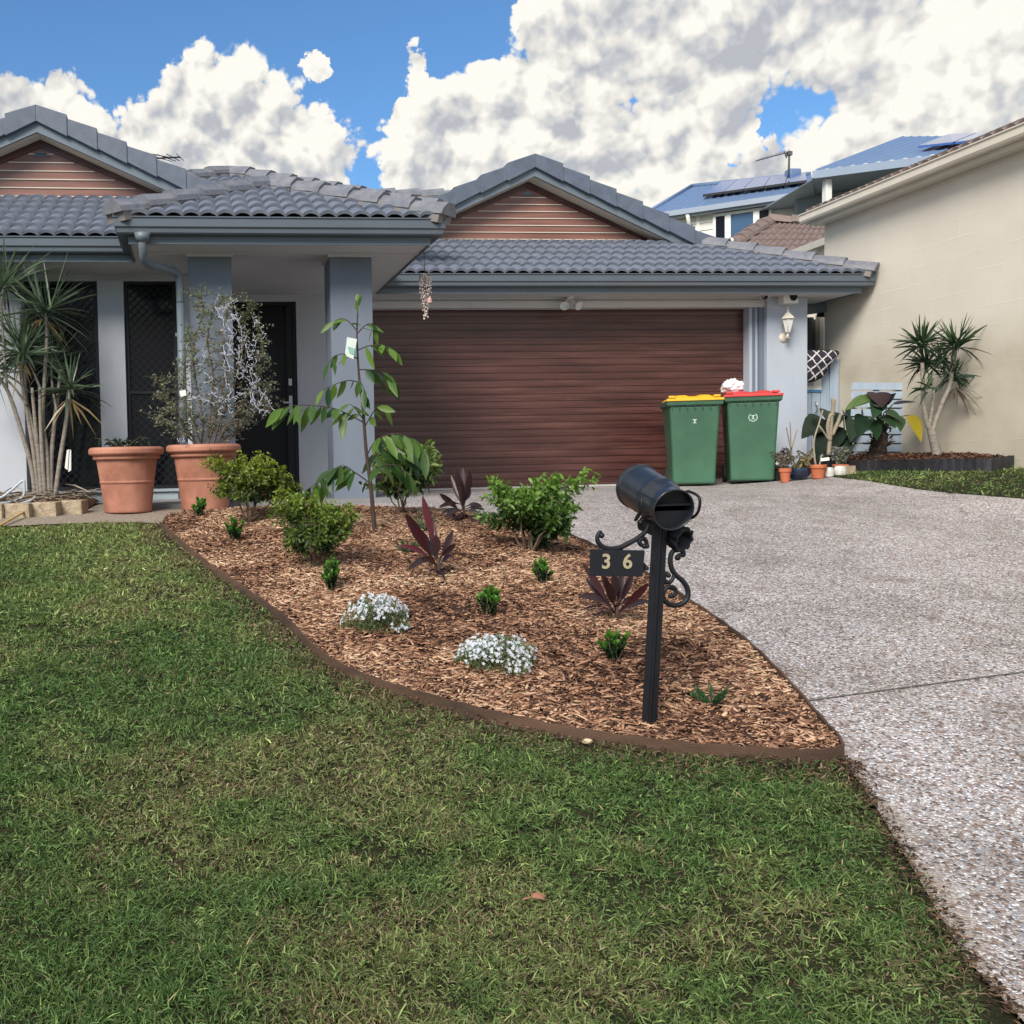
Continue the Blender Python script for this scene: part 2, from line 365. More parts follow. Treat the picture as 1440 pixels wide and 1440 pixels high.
def aggregate_mat():
    m, nt, b = newmat('exposed_aggregate')
    tc = N(nt, 'ShaderNodeTexCoord'); O = tc.outputs['Object']
    v = N(nt, 'ShaderNodeTexVoronoi', Scale=100., Randomness=1.); L(nt, O, v.inputs['Vector'])
    v2 = N(nt, 'ShaderNodeTexVoronoi', Scale=100., Randomness=1., feature='DISTANCE_TO_EDGE'); L(nt, O, v2.inputs['Vector'])
    sp = N(nt, 'ShaderNodeSeparateColor'); L(nt, v.outputs['Color'], sp.inputs[0])
    r = ramp(nt, sp.outputs[0], [(0, (.10,.078,.07)), (.14, (.24,.165,.135)), (.28, (.35,.28,.245)), (.42, (.41,.40,.415)), (.56, (.54,.50,.48)), (.74, (.33,.34,.375)), (.86, (.74,.74,.77))], 'CONSTANT')
    n = N(nt, 'ShaderNodeTexNoise', Scale=.8, Detail=6, Roughness=.65); L(nt, O, n.inputs['Vector'])
    ge = ramp(nt, v2.outputs['Distance'], [(.0, (1,1,1)), (.09, (0,0,0))])
    mx = N(nt, 'ShaderNodeMix', data_type='RGBA'); L(nt, ge.outputs[0], mx.inputs[0]); L(nt, r.outputs[0], mx.inputs[6]); mx.inputs[7].default_value = (.24,.215,.20,1)
    va = ramp(nt, n.outputs[0], [(.28, (.78,.78,.79)), (.5, (1.03,1.03,1.05)), (.7, (1.2,1.2,1.24))])
    ml = N(nt, 'ShaderNodeMix', data_type='RGBA', blend_type='MULTIPLY'); ml.inputs[0].default_value = 1; L(nt, mx.outputs[2], ml.inputs[6]); L(nt, va.outputs[0], ml.inputs[7])
    nb_ = N(nt, 'ShaderNodeTexNoise', Scale=3.2, Detail=5, Roughness=.6, Distortion=.8); L(nt, O, nb_.inputs['Vector']); vb = ramp(nt, nb_.outputs[0], [(.34, (.80,.77,.74)), (.48, (1.,1.,1.)), (.72, (1.06,1.06,1.07))])
    ml2 = N(nt, 'ShaderNodeMix', data_type='RGBA', blend_type='MULTIPLY'); ml2.inputs[0].default_value = 1; L(nt, ml.outputs[2], ml2.inputs[6]); L(nt, vb.outputs[0], ml2.inputs[7]); ml = ml2
    # smooth cement margin along the lawn, stored on the mesh
    a = N(nt, 'ShaderNodeAttribute', attribute_name='col'); se = N(nt, 'ShaderNodeSeparateColor'); L(nt, a.outputs['Color'], se.inputs[0])
    n4 = N(nt, 'ShaderNodeTexNoise', Scale=55, Detail=3); L(nt, O, n4.inputs['Vector'])
    ma = N(nt, 'ShaderNodeMath', operation='MULTIPLY'); L(nt, se.outputs[0], ma.inputs[0]); L(nt, n4.outputs[0], ma.inputs[1])
    rm = ramp(nt, ma.outputs[0], [(.25, (0,0,0)), (.5, (.8,.8,.8))])
    me = N(nt, 'ShaderNodeMix', data_type='RGBA'); L(nt, rm.outputs[0], me.inputs[0]); L(nt, ml.outputs[2], me.inputs[6]); me.inputs[7].default_value = (.36,.30,.25,1)
    jt = N(nt, 'ShaderNodeMix', data_type='RGBA'); L(nt, se.outputs[1], jt.inputs[0]); L(nt, me.outputs[2], jt.inputs[6]); jt.inputs[7].default_value = (.06,.055,.05,1)
    L(nt, jt.outputs[2], b.inputs['Base Color']); b.inputs['Roughness'].default_value = .6; b.inputs['Specular IOR Level'].default_value = .45
    cl = N(nt, 'ShaderNodeMapRange'); cl.inputs[2].default_value = .3; L(nt, v2.outputs['Distance'], cl.inputs[0])
    bp = N(nt, 'ShaderNodeBump', Strength=.7, Distance=.005); L(nt, cl.outputs[0], bp.inputs['Height']); L(nt, bp.outputs[0], b.inputs['Normal'])
    return m
M['agg'] = aggregate_mat()
def ground_mat(name, stops, scale=3, bump=.8, bs=70, bd=.02):
    m, nt, b = newmat(name)
    tc = N(nt, 'ShaderNodeTexCoord'); n = N(nt, 'ShaderNodeTexNoise', Scale=scale, Detail=12, Roughness=.75); L(nt, tc.outputs['Object'], n.inputs['Vector'])
    r = ramp(nt, n.outputs[0], stops); L(nt, r.outputs[0], b.inputs['Base Color']); b.inputs['Roughness'].default_value = .95; b.inputs['Specular IOR Level'].default_value = .1
    n2 = N(nt, 'ShaderNodeTexNoise', Scale=bs, Detail=4); L(nt, tc.outputs['Object'], n2.inputs['Vector'])
    bp = N(nt, 'ShaderNodeBump', Strength=bump, Distance=bd); L(nt, n2.outputs[0], bp.inputs['Height']); L(nt, bp.outputs[0], b.inputs['Normal'])
    return m
M['turf'] = ground_mat('turf_soil', [(.3, (.012,.012,.008)), (.5, (.026,.028,.014)), (.7, (.055,.045,.028))], 9)
M['earth'] = ground_mat('far_ground', [(.3, (.05,.07,.03)), (.7, (.09,.09,.05))], 1)
M['mulchbase'] = ground_mat('mulch_bed', [(.3, (.045,.022,.015)), (.6, (.12,.06,.04)), (.75,(.2,.11,.07))], 25)
M['gravel'] = ground_mat('gravel_path', [(.3, (.16,.125,.095)), (.5, (.28,.24,.2)), (.7, (.40,.35,.29))], 40)
M['timber'] = pmat('edging_timber', (.030,.019,.015), .85, .5, 1.6, .7, 60, tint=(.085,.046,.028), stretch=(1,1,4))
# ================================================================== SETTING
def sheet(name, poly, h, dz, mat, colfn=None, kind='structure', zfn=None):
    P = np.asarray(poly, float); x0, y0 = P.min(0)-h; x1, y1 = P.max(0)+h
    xs = np.arange(x0, x1+h, h); ys = np.arange(y0, y1+h, h); X, Y = np.meshgrid(xs, ys, indexing='ij')
    X = X.copy(); Y = Y.copy(); ins = inpoly(P, X.ravel(), Y.ravel()).reshape(X.shape)
    D = np.full(X.shape, 1e9); NX = X.copy(); NY = Y.copy()
    for i in range(len(P)):
        a = P[i]; b = P[(i+1) % len(P)]; ab = b-a; Lq = (ab**2).sum()+1e-12
        t = np.clip(((X-a[0])*ab[0]+(Y-a[1])*ab[1])/Lq, 0, 1); qx = a[0]+t*ab[0]; qy = a[1]+t*ab[1]
        d = np.hypot(X-qx, Y-qy); m = d < D; D[m] = d[m]; NX[m] = qx[m]; NY[m] = qy[m]
    sn = (D < .71*h); Xo = np.where(sn, NX, X); Yo = np.where(sn, NY, Y); ok = ins | sn
    cell = ok[:-1, :-1] & ok[1:, :-1] & ok[1:, 1:] & ok[:-1, 1:]
    if zfn is not None: Z = zfn(Xo, Yo, np.where(sn, 0, D))
    else: Z = gz(Xo, Yo)+dz
    idx = np.arange(X.size).reshape(X.shape)
    Q = np.stack([idx[:-1, :-1][cell], idx[1:, :-1][cell], idx[1:, 1:][cell], idx[:-1, 1:][cell]], 1)
    cols = colfn(Xo.ravel(), Yo.ravel()) if colfn else None
    used = np.unique(Q); remap = -np.ones(X.size, int); remap[used] = np.arange(len(used))
    vv = np.stack([Xo.ravel(), Yo.ravel(), Z.ravel()], 1)[used]
    o = npmesh(name, vv, remap[Q], mat, cols=None if cols is None else cols[used], smooth=True)
    return tag(o, kind=kind)
# the wide ground
gx = np.concatenate([np.arange(-90, -12, 6.), np.arange(-12, 16, .5), np.arange(16, 121, 7.)])
gy = np.concatenate([np.arange(-60, -4, 4.), np.arange(-4, 14, .5), np.arange(14, 141, 7.)])
GX, GY = np.meshgrid(gx, gy, indexing='ij'); GZ = gz(np.clip(GX, -12, 9), np.clip(GY, -3, 30))-.08
ii = np.arange(GX.size).reshape(GX.shape)
tag(npmesh('ground', np.stack([GX.ravel(), GY.ravel(), GZ.ravel()], 1), np.stack([ii[:-1,:-1], ii[1:,:-1], ii[1:,1:], ii[:-1,1:]], -1).reshape(-1, 4), M['earth'], smooth=True), kind='structure')
# outlines measured once, then laid on the sloping terrain
front_px = [(225,733),(280,780),(340,822),(400,865),(440,905),(480,932),(545,958),(640,985),(735,1008),(840,1027),(960,1042),(1080,1050),(1150,1053),(1186,1047)]
right_px = [(1186,1047),(1178,1030),(1160,1012),(1100,945),(1040,890),(975,845),(900,798),(830,762),(795,748)]
rear_px = [(740,732),(690,722),(640,714),(560,711),(480,710),(400,710),(320,713),(262,717),(232,722)]
fr = [ground(x, y, .042) for x, y in front_px]; ri = [ground(x, y, .042) for x, y in right_px]; re_ = [ground(x, y, .042) for x, y in rear_px]
front_c = catmull(fr, 8); right_c = catmull(ri, 8); rear_c = catmull(re_, 6)
bed = front_c+right_c[1:]+rear_c; BED = np.array([(p.x, p.y) for p in bed])
dl_px = [(1187,1068),(1208,1098),(1232,1135),(1262,1185),(1292,1235),(1330,1300),(1372,1362),(1440,1436)]
dl = [ground(x, y) for x, y in dl_px]; e = (dl[-1]-dl[-3]).normalized()
dlc = catmull(dl, 6)+[dl[-1]+e*.8, dl[-1]+e*2.5+V((.1,0,0)), dl[-1]+e*5+V((.3,0,0))]
lawn_far = [ground(x, y) for x, y in [(-400,750),(0,741),(60,738),(120,736),(180,735),(222,736)]]
LAWN = np.array([(p.x, p.y) for p in lawn_far]+[(p.x, p.y) for p in front_c]+[(p.x, p.y) for p in dlc]+[(-9, dlc[-1].y)])
strip_px = [(1252,682),(1290,688),(1340,693.5),(1390,697.5),(1440,701.5)]
st = [ground(x, y) for x, y in strip_px]
strip_edge = [(p.x, p.y) for p in catmull(st, 5)]
sx_, sy_ = strip_edge[-1]
STRIP = np.array(strip_edge+[(sx_+.02, sy_-1.6), (sx_+.1, sy_-5), (sx_+.1, -3), (8.38, -3), (8.38, 10.6), (7.2, 11.1)])
DRIVE = np.array([(p.x, p.y) for p in dlc][::-1]+[tuple(BED[len(front_c)-1-k*3]) for k in range(1, 30, 4) if len(front_c)-1-k*3 > 30]+[(1.9, 6.3), (1.3, 8.3), (1.3, 12.6), (8.38, 12.6), (8.38, 11.0), (7.2, 11.1)]+strip_edge+[(sx_+.02, sy_-1.6), (sx_+.1, sy_-5), (sx_+.1, dlc[-1].y)])
dlarr = np.array([(p.x, p.y) for p in dlc])
def lined(Pl, x, y):
    d = np.full(x.shape, 1e9)
    for a, b in zip(Pl[:-1], Pl[1:]):
        ab = b-a; t = np.clip(((x-a[0])*ab[0]+(y-a[1])*ab[1])/((ab**2).sum()+1e-12), 0, 1)
        d = np.minimum(d, np.hypot(x-a[0]-t*ab[0], y-a[1]-t*ab[1]))
    return d
def dcol(x, y):
    m = 1-sstep(.0, .16, lined(dlarr, x, y)+(vnoise(x, y, 5)-.5)*.08)
    return np.stack([m, m*0, m*0], 1)
sheet('driveway', DRIVE, .06, 0, M['agg'], dcol)
sheet('lawn_soil', LAWN, .06, -.012, M['turf'])
sheet('grass_strip_soil', STRIP, .08, .004, M['turf'])
GRAVEL = np.array([(p.x, p.y+.0) for p in lawn_far]+[tuple(BED[0]), (BED[-1][0]+.3, BED[-1][1]), (1.3, 8.2), (1.3, 9.3), (-.47, 9.4), (-.47, 10.66), (-9, 10.66), (-9, 8)])
sheet('gravel_path', GRAVEL, .06, .004, M['gravel'])
# saw-cut joint in the concrete
j0 = ground(1146, 985); j1 = ground(1440, 946); jd = (j1-j0).normalized(); jn = V((-jd.y, jd.x, 0))*.006
js = [j0-jd*.1+jd*(.2*k) for k in range(28)]
mb = MB(); vs = []
for p in js: vs += [V((p.x-jn.x, p.y-jn.y, gf(p.x, p.y)+.005)), V((p.x+jn.x, p.y+jn.y, gf(p.x, p.y)+.005))]
mb.add(vs, [(2*k, 2*k+2, 2*k+3, 2*k+1) for k in range(len(js)-1) if js[k+1].x < strip_edge[-1][0]]); tag(mb.build('driveway_joint', pmat('joint_grime', (.13,.12,.11), .9, .3, 20, .2, 60)), kind='structure')
# porch slab
mb = MB(); mb.box(-.45, 2.1, 9.35, 12.0, 1.1, 1.262); tag(mb.build('porch_floor', pmat('porch_concrete', (.22,.22,.23), .8, .15, 3, .2, 80)), kind='structure')
mb = MB(); mb.box(2.13, 7.16, 12.1, 12.9, 1.1, 1.262); tag(mb.build('garage_threshold', pmat('threshold_concrete', (.45,.46,.46), .8, .12, 5, .2, 80)), kind='structure')
# ---- mulch bed
def mulch_z(x, y, D): return gz(x, y)+.012+.075*sstep(0, .7, D)+.03*(fnoise(x, y, 3.1)-.5)+.018*(vnoise(x, y, 11)-.5)
def mulch_h(x, y):
    x = np.atleast_1d(np.asarray(x, float)); y = np.atleast_1d(np.asarray(y, float)); return mulch_z(x, y, polydist(BED, x, y))
def on_bed(px, py):
    dz = .08
    for _ in range(5):
        p = ground(px, py, dz); z = float(mulch_h(p.x, p.y)[0]); dz = z-gf(p.x, p.y)+.012
    return V((p.x, p.y, z+.008))
sheet('mulch_bed', BED, .04, 0, M['mulchbase'], zfn=mulch_z)
def scatter(poly, n, accept):
    lo = poly.min(0); hi = poly.max(0); out = []
    tot = 0
    while tot < n:
        x = rng.uniform(lo[0], hi[0], n); y = rng.uniform(lo[1], hi[1], n)
        m = inpoly(poly, x, y) & (rng.random(n) < accept(x, y)); out.append(np.stack([x[m], y[m]], 1)); tot += m.sum()
        if len(out) > 200: break
    return np.concatenate(out)[:n]
def dist_w(near=3.0, p=1.2): return lambda x, y: np.clip((near/np.hypot(x, y)), 0, 1)**p
nch = 98000
xy = scatter(BED, nch, lambda x, y: np.clip(3.2/np.hypot(x, y), 0, 1)**1.0); x, y = xy.T
dd = polydist(BED, x, y); z = mulch_z(x, y, dd)+rng.uniform(0, .022, len(x))
ln = rng.lognormal(math.log(.030), .50, len(x)).clip(.01, .10); wd = rng.uniform(.0035, .009, len(x)).clip(0, .5)*(ln/.03).clip(.6, 1.5); th = wd*rng.uniform(.25, .6, len(x))
ln = np.minimum(ln, np.maximum(dd*1.6-.012, .002)); wd = np.minimum(wd, ln*.6); th = np.minimum(th, wd)
D = rdir(len(x), -.38, .38); S = unit(np.cross(D, np.array([0,0,1.])+rdir(len(x))*.35)); U = np.cross(S, D)
Pc = np.stack([x, y, z], 1); cor = []
for a, b, c in ((-1,-1,-1),(1,-.7,-1),(1,.7,-1),(-1,1,-1),(-1,-1,1),(1,-.7,1),(1,.7,1),(-1,1,1)):
    cor.append(Pc+D*(ln*a/2)[:, None]+S*(wd*b/2)[:, None]+U*(th*c/2)[:, None])
Vc = np.stack(cor, 1).reshape(-1, 3); q = np.array([(4,5,6,7),(0,1,5,4),(1,2,6,5),(2,3,7,6),(3,0,4,7)])
Q = (np.arange(len(x))[:, None, None]*8+q[None]).reshape(-1, 4)
t = rng.random(len(x)); pal = np.array([(.038,.020,.016),(.132,.066,.041),(.285,.153,.096),(.435,.265,.172),(.61,.44,.305)])
ti = np.clip(t*.92+(fnoise(x, y, 2.2)-.5)*.9, 0, .999)*4; i0 = ti.astype(int); cc = pal[i0]*(1-(ti-i0))[:, None]+pal[i0+1]*(ti-i0)[:, None]
cc = cc*(1+.25*(rng.random((len(x), 1))-.5))
tag(npmesh('mulch_chips', Vc, Q, M['chip'], cols=np.repeat(cc, 8, 0)), kind='stuff', label='loose red brown bark mulch covering the curved garden bed')
# ---- timber edging round the bed (boards butted end to end)
edging = thing('garden_edging', (front_c[60].x, front_c[60].y, gf(front_c[60].x, front_c[60].y)), 'thin brown timber edging bent along the curve of the mulch bed', 'garden edging')
def board(pts, name='board'):
    pts = [V((p.x, p.y, 0)) for p in pts]; vs = []; m = len(pts)
    for i, p in enumerate(pts):
        d = (pts[min(i+1, m-1)]-pts[max(i-1, 0)]).normalized(); nn = V((-d.y, d.x, 0))
        g = gf(p.x, p.y); w = .005
        for s_, zz in ((-w, g-.06), (w, g-.06), (w, g+.040+.003*sin(i*1.7)), (-w, g+.040+.003*sin(i*1.7))):
            vs.append(p+nn*s_+V((0,0,zz)))
    fs = [(i*4+k, i*4+(k+1) % 4, (i+1)*4+(k+1) % 4, (i+1)*4+k) for i in range(m-1) for k in range(4)]+[(0,1,2,3), tuple((m-1)*4+k for k in (3,2,1,0))]
    MB().add(vs, fs).build(name, M['timber'], edging)
cuts = [0, 34, 64, 86, len(front_c)-1]
for a, b in zip(cuts[:-1], cuts[1:]):
    seg = front_c[a:b+1]; 
    if a: seg = [seg[0].lerp(seg[1], .02)]+seg[1:]
    board(seg)
board(right_c[1:34]+[right_c[33].lerp(right_c[34], .97)]); board(right_c[34:])
# ---- lawn
def lawn_cols(x, y, n):
    t = rng.random(n); dry = fnoise(x, y, 1.15)*.75+vnoise(x, y, 7.5)*.25
    g1 = mixc((.038,.085,.026), (.145,.225,.070), t); g2 = mixc((.125,.175,.05), (.30,.35,.14), t); br = mixc((.10,.08,.045), (.29,.24,.14), t**2)
    far = sstep(4.2, 7.8, y-.35*x)
    w = np.clip((dry-.52)*3.0+.20+.65*far, 0, 1)*.9
    c = g1*(1-w[:, None])+g2*w[:, None]
    pb = np.clip((dry-.56)*2.2+.09, .05, .38)+.45*(1-sstep(.04, .28, polydist(BED, x, y)))+.35*(1-sstep(.02, .2, lined(dlarr, x, y)))+.15*sstep(.62, .7, fnoise(x+40, y, 2.3))
    m = rng.random(n) < pb
    c[m] = br[m]; return c*np.exp(rng.normal(0, .32, (n, 1)))
def grass(name, poly, n, accept, label, hs=1., wfar=1.):
    xy = scatter(poly, n, accept); x, y = xy.T; n = len(x)
    clump = fnoise(x, y, 6.); r = np.hypot(x, y)
    Dn = rdir(n, .15, 1.); Ln = rng.uniform(.014, .044, n)*hs*(.6+.9*clump)*(1+.06*np.clip(r-3, 0, 8))
    W = rng.uniform(.0020, .0044, n)*(1+.30*np.clip(r-2.6, 0, 9))*wfar
    lf = Leaves(); lf.add(np.stack([x, y, gz(x, y)-.012+.014*clump], 1), Dn, rdir(n, .3, 1), Ln, W, lawn_cols(x, y, n), BLADE, bend=rng.uniform(.1, .8, n))
    return tag(lf.build(name, M['grass']), kind='stuff', label=label)
def vis(x, y):      # dense where the photograph looks, thinner to the sides and behind
    r = np.hypot(x, y); a = np.arctan2(x, y); w = np.where((a > -.36) & (a < .70) & (y > 1.7), 1, .12)
    return np.clip(2.5/np.maximum(r, .5), 0, 1)**1.35*w*(.35+.65*sstep(.30, .52, vnoise(x, y, 24)))*(1-.6*(1-sstep(.0, .10, lined(dlarr, x, y))))*(1-.5*(1-sstep(.0, .12, polydist(BED, x, y))))*(1-.55*sstep(.60, .72, fnoise(x+9, y, 2.9)))
grass('lawn_grass', LAWN, 440000, vis, 'short mown green lawn with dry straw patches in front of the mulch bed')
grass('strip_grass', STRIP[:, :], 26000, lambda x, y: np.where(y > 6.5, 1., .15), 'narrow green grass strip beside the driveway under the cream wall', 1.1, .8)
for (px, py, s, c, nm, lb, ct) in [(826,1041,.018,(.55,.46,.30),'pebble','small pale pebble lying below the dark end of the timber edging','pebble'),(743,1016,.022,(.42,.27,.18),'bark_chunk','flat brown bark chunk on the soil against the edging joint','bark piece')]:
    p = ground(px, py+3); mb = MB(); mb.sphere((0,0,0), s, 10, (1.2,.9,.6))
    mb.v = [tuple(V(v)*(1+.12*sin(v[0]*300+v[1]*200))) for v in mb.v]
    o = mb.build(nm, pmat(nm, c, .8, .2, 40, .3, 90)); o.location = p+V((0,0,.004)); tag(o, lb, ct)
# crumbs of soil and bark that have spilled along the lawn edges
cr_ = []
for line, n_, sp_ in ((np.array([(p.x, p.y) for p in front_c]), 5200, .11), (dlarr[:60], 1500, .020)):
    k_ = rng.integers(0, len(line)-1, n_); f_ = rng.random((n_, 1)); q_ = line[k_]*(1-f_)+line[k_+1]*f_; tn_ = unit(line[k_+1]-line[k_]); nn_ = np.stack([-tn_[:, 1], tn_[:, 0]], 1)
    cr_.append(q_+nn_*(rng.normal(0, sp_, (n_, 1))))
cr_ = np.concatenate(cr_); cr_ = cr_[~inpoly(BED, cr_[:, 0], cr_[:, 1]) & (polydist(BED, cr_[:, 0], cr_[:, 1]) > .012)]; n_ = len(cr_)
lf = Leaves(); on_l = inpoly(LAWN, cr_[:, 0], cr_[:, 1])
lf.add(np.stack([cr_[:, 0], cr_[:, 1], gz(cr_[:, 0], cr_[:, 1])+.004+.012*rng.random(n_)*on_l], 1), rdir(n_, -.1, .35), rdir(n_, .4, 1), rng.uniform(.004, .026, n_), rng.uniform(.003, .008, n_), mixc((.02,.013,.01), (.20,.12,.075), rng.random(n_)**2), LEAFS)
tag(lf.build('edge_litter', M['chip']), kind='stuff', label='dark soil crumbs and bark bits scattered along the lawn edges')
# one fallen leaf
fl = Leaves(); lp = ground(748, 1262, .03)
for a_, l_, w_ in ((.35,.05,.022),(1.0,.034,.016),(-.35,.036,.016),(3.3,.03,.006)):
    fl.add([lp], [(cos(a_), sin(a_)*.9, .18)], [(.2,-.3,1)], l_, w_, (.42,.20,.13), LEAF, bend=.3, fold=.25)
tag(rebase(fl.build('fallen_leaf', M['leaf']), lp), 'single dry reddish brown leaf lying on the lawn', 'fallen leaf')
# ================================================================== HOUSE
TP = .445
house = thing('house', (3.2, 11.0, 1.2), 'single storey rendered house with grey tiled roof and maroon timber garage door', 'house')
H = house
def hp(name, mb, mat, parent=None, bevel=0, label=None):
    o = mb.build(name, M[mat] if isinstance(mat, str) else mat, parent or H, bevel)
    if label: o['label'] = label
    return o
ZS = 3.564
# walls
mb = MB()
mb.box(-6.98, -.48, 10.06, 19, ZS+.02, ZS+.19); mb.box(-.46, 2.18, 9.24, 19, ZS+.02, ZS+.19); mb.box(2.2, 8.2, 11.87, 19.9, ZS+.02, ZS+.19); mb.box(-6.9, 2.0, 12.9, 19, 1.0, ZS+.01)
mb.box(-6.9, -.62, 10.25, 18.9, ZS+.19, 3.90); mb.box(-.22, 1.95, 9.46, 18.8, ZS+.19, 3.885); mb.box(2.1, 7.95, 12.1, 18.9, ZS+.19, 3.90)
hp('attic_sky_blocker', mb, 'rubber'); mb = MB()  # added black filler boxes, keep sky from showing through eaves and wall gaps
mb.box(-7, -1.62, 10.48, 10.9, 1.0, ZS)                       # far left wall, stands forward of the windows
mb.box(-1.62, -.098, 10.66, 10.9, 1.0, 1.372)
mb.box(-1.62, -.098, 10.66, 10.9, 3.494, ZS+.005)
mb.box(-.891, -.627, 10.645, 10.9, 1.373, 3.499)
mb.box(-.098, .25, 10.66, 12.2, 1.0, ZS)
mb.box(.25, .36, 12.0, 12.2, 1.0, ZS); mb.box(.36, 1.275, 12.0, 12.2, 3.494, ZS+.005)
mb.box(1.275, 2.13, 12.0, 12.2, 1.0, ZS)
mb.box(2.02, 2.13, 12.2, 13.0, 1.0, ZS)
hp('wall', mb, 'wall', bevel=.004)
mb = MB(); mb.box(-1.64, -.1, 10.60, 10.655, 1.345, 1.371); mb.box(-1.56, -.13, 10.63, 10.657, 1.215, 1.335); hp('sill_panel', mb, pmat('sill_paint', (.32,.38,.42), .6, .06, 4, .05, 40))
mb = MB(); mb.box(7.24, 7.78, 12.2, 12.55, 1.0, ZS); mb.box(7.6, 7.78, 12.55, 19, 1.0, ZS)
hp('garage_pillar', mb, 'wallblue', bevel=.004)
mb = MB(); mb.box(2.13, 7.24, 12.26, 12.42, 3.452, ZS+.005); mb.box(2.13, 7.24, 12.235, 12.262, 3.512, 3.53); hp('lintel', mb, 'soffit')
mb = MB(); mb.box(7.06, 7.238, 12.30, 12.5, 1.23, 3.46); hp('door_jamb', mb, 'wallblue')
mb = MB(); mb.box(7.10, 7.13, 12.285, 12.30, 1.23, 3.46); mb.box(7.17, 7.235, 12.262, 12.30, 1.23, 3.46); hp('door_jamb', mb, 'column')
for x0 in (.03, 1.354):
    mb = MB(); mb.box(x0, x0+.4, 9.64, 10.04, 1.05, ZS-.03); o = hp('column', mb, 'column', bevel=.004)
    mb = MB(); mb.box(x0-.02, x0+.42, 9.62, 10.06, ZS-.029, ZS-.001); hp('column_collar', mb, 'soffit', o)
# garage door: profiled boards
mb = MB(); z = 1.262; prof = []
n = 25; bh = (3.462-1.265)/n
for i in range(n):
    z0 = 1.265+i*bh; prof += [(12.450, z0+.0005), (12.450, z0+.004), (12.440, z0+.006), (12.438, z0+bh*.5), (12.440, z0+bh-.002), (12.450, z0+bh-.0005)]
vs = [V((x, y, z)) for x in (2.13, 7.06) for y, z in prof]; m = len(prof)
mb.add(vs, [(i, i+1, m+i+1, m+i) for i in range(m-1)])
gd = hp('garage_door', mb, 'wood')
mb = MB(); mb.box(2.13, 7.06, 12.46, 12.47, 1.262, 3.46); hp('door_backing', mb, 'rubber', gd)
# windows with diamond security screens
def lattice(mb, x0, x1, z0, z1, y, sp, w):
    c = []
    k = x0+z0; 
    for s in (1, -1):
        t = -6
        while t < 6:
            # x = xm + u, z = zm + s*u + t
            xm = (x0+x1)/2; zm = (z0+z1)/2; us = [x0-xm, x1-xm]
            zs = sorted([((z0-zm-t)/s), ((z1-zm-t)/s)]); a = max(us[0], zs[0]); b = min(us[1], zs[1])
            if b-a > .01: mb.bar((xm+a, y+(.003 if s > 0 else 0), zm+s*a+t), (xm+b, y+(.003 if s > 0 else 0), zm+s*b+t), w, .004, (0,1,0))
            t += sp*1.414
def screen_window(x0, x1, z0, z1, y):
    mb = MB(); f = .035
    mb.box(x0, x0+f, y-.03, y+.02, z0, z1); mb.box(x1-f, x1, y-.03, y+.02, z0, z1); mb.box(x0+f, x1-f, y-.03, y+.02, z0, z0+f); mb.box(x0+f, x1-f, y-.03, y+.02, z1-f, z1)
    mb.box(x0+f, x1-f, y-.028, y+.02, z0+(z1-z0)*.46, z0+(z1-z0)*.46+.03)
    w = hp('window', mb, 'black')
    mb = MB(); mb.box(x0+f, x1-f, y+.022, y+.03, z0+f, z1-f); hp('pane', mb, 'glass', w)
    mb = MB(); lattice(mb, x0+f, x1-f, z0+f, z1-f, y-.012, .058, .007); hp('security_grille', mb, 'black', w)
    # curtain with a drape of folds inside the glass
    mb = MB(); vs = []; nn = 40
    for i in range(nn+1):
        xx = x0+f+(x1-x0-2*f)*i/nn; vs += [V((xx, y+.0305+.0, z0+f)), V((xx, y+.0305, z1-f))]
screen_window(-1.60, -.893, 1.374, 3.498, 10.72); screen_window(-.625, -.10, 1.374, 3.498, 10.72)
# entry: dark screen door and side light
mb = MB(); X0, X1 = .362, 1.273
mb.box(X0, X0+.05, 12.02, 12.12, 1.262, 3.498); mb.box(X1-.035, X1, 12.02, 12.12, 1.262, 3.498); mb.box(X0+.05, X1-.035, 12.02, 12.12, 3.45, 3.498); ed = hp('front_door', mb, 'black')
mb = MB(); mb.box(X0+.05, X1-.035, 12.07, 12.1, 1.264, 3.449); hp('screen', mb, 'blackgloss', ed)
mb = MB(); mb.box(X1-.12, X1-.035, 12.035, 12.069, 1.264, 3.449); mb.box(X0+.05, X1-.12, 12.035, 12.069, 2.26, 2.32); hp('stile', mb, 'black', ed)
mb = MB(); mb.box(X1-.10, X1-.06, 12.02, 12.034, 2.52, 2.60); hp('lock', mb, 'steel', ed); mb = MB(); mb.box(X1-.10, X1-.06, 12.02, 12.034, 2.20, 2.40); mb.bar((X1-.08, 11.99, 2.32), (X1-.17, 11.99, 2.32), .018); mb.bar((X1-.08, 12.03, 2.32), (X1-.08, 11.985, 2.32), .016)
hp('handle', mb, 'steel', ed)
mb = MB(); mb.box(X1-.39, X1-.33, 12.03, 12.069, 2.83, 2.90); hp('door_number', mb, 'greyplastic', ed)
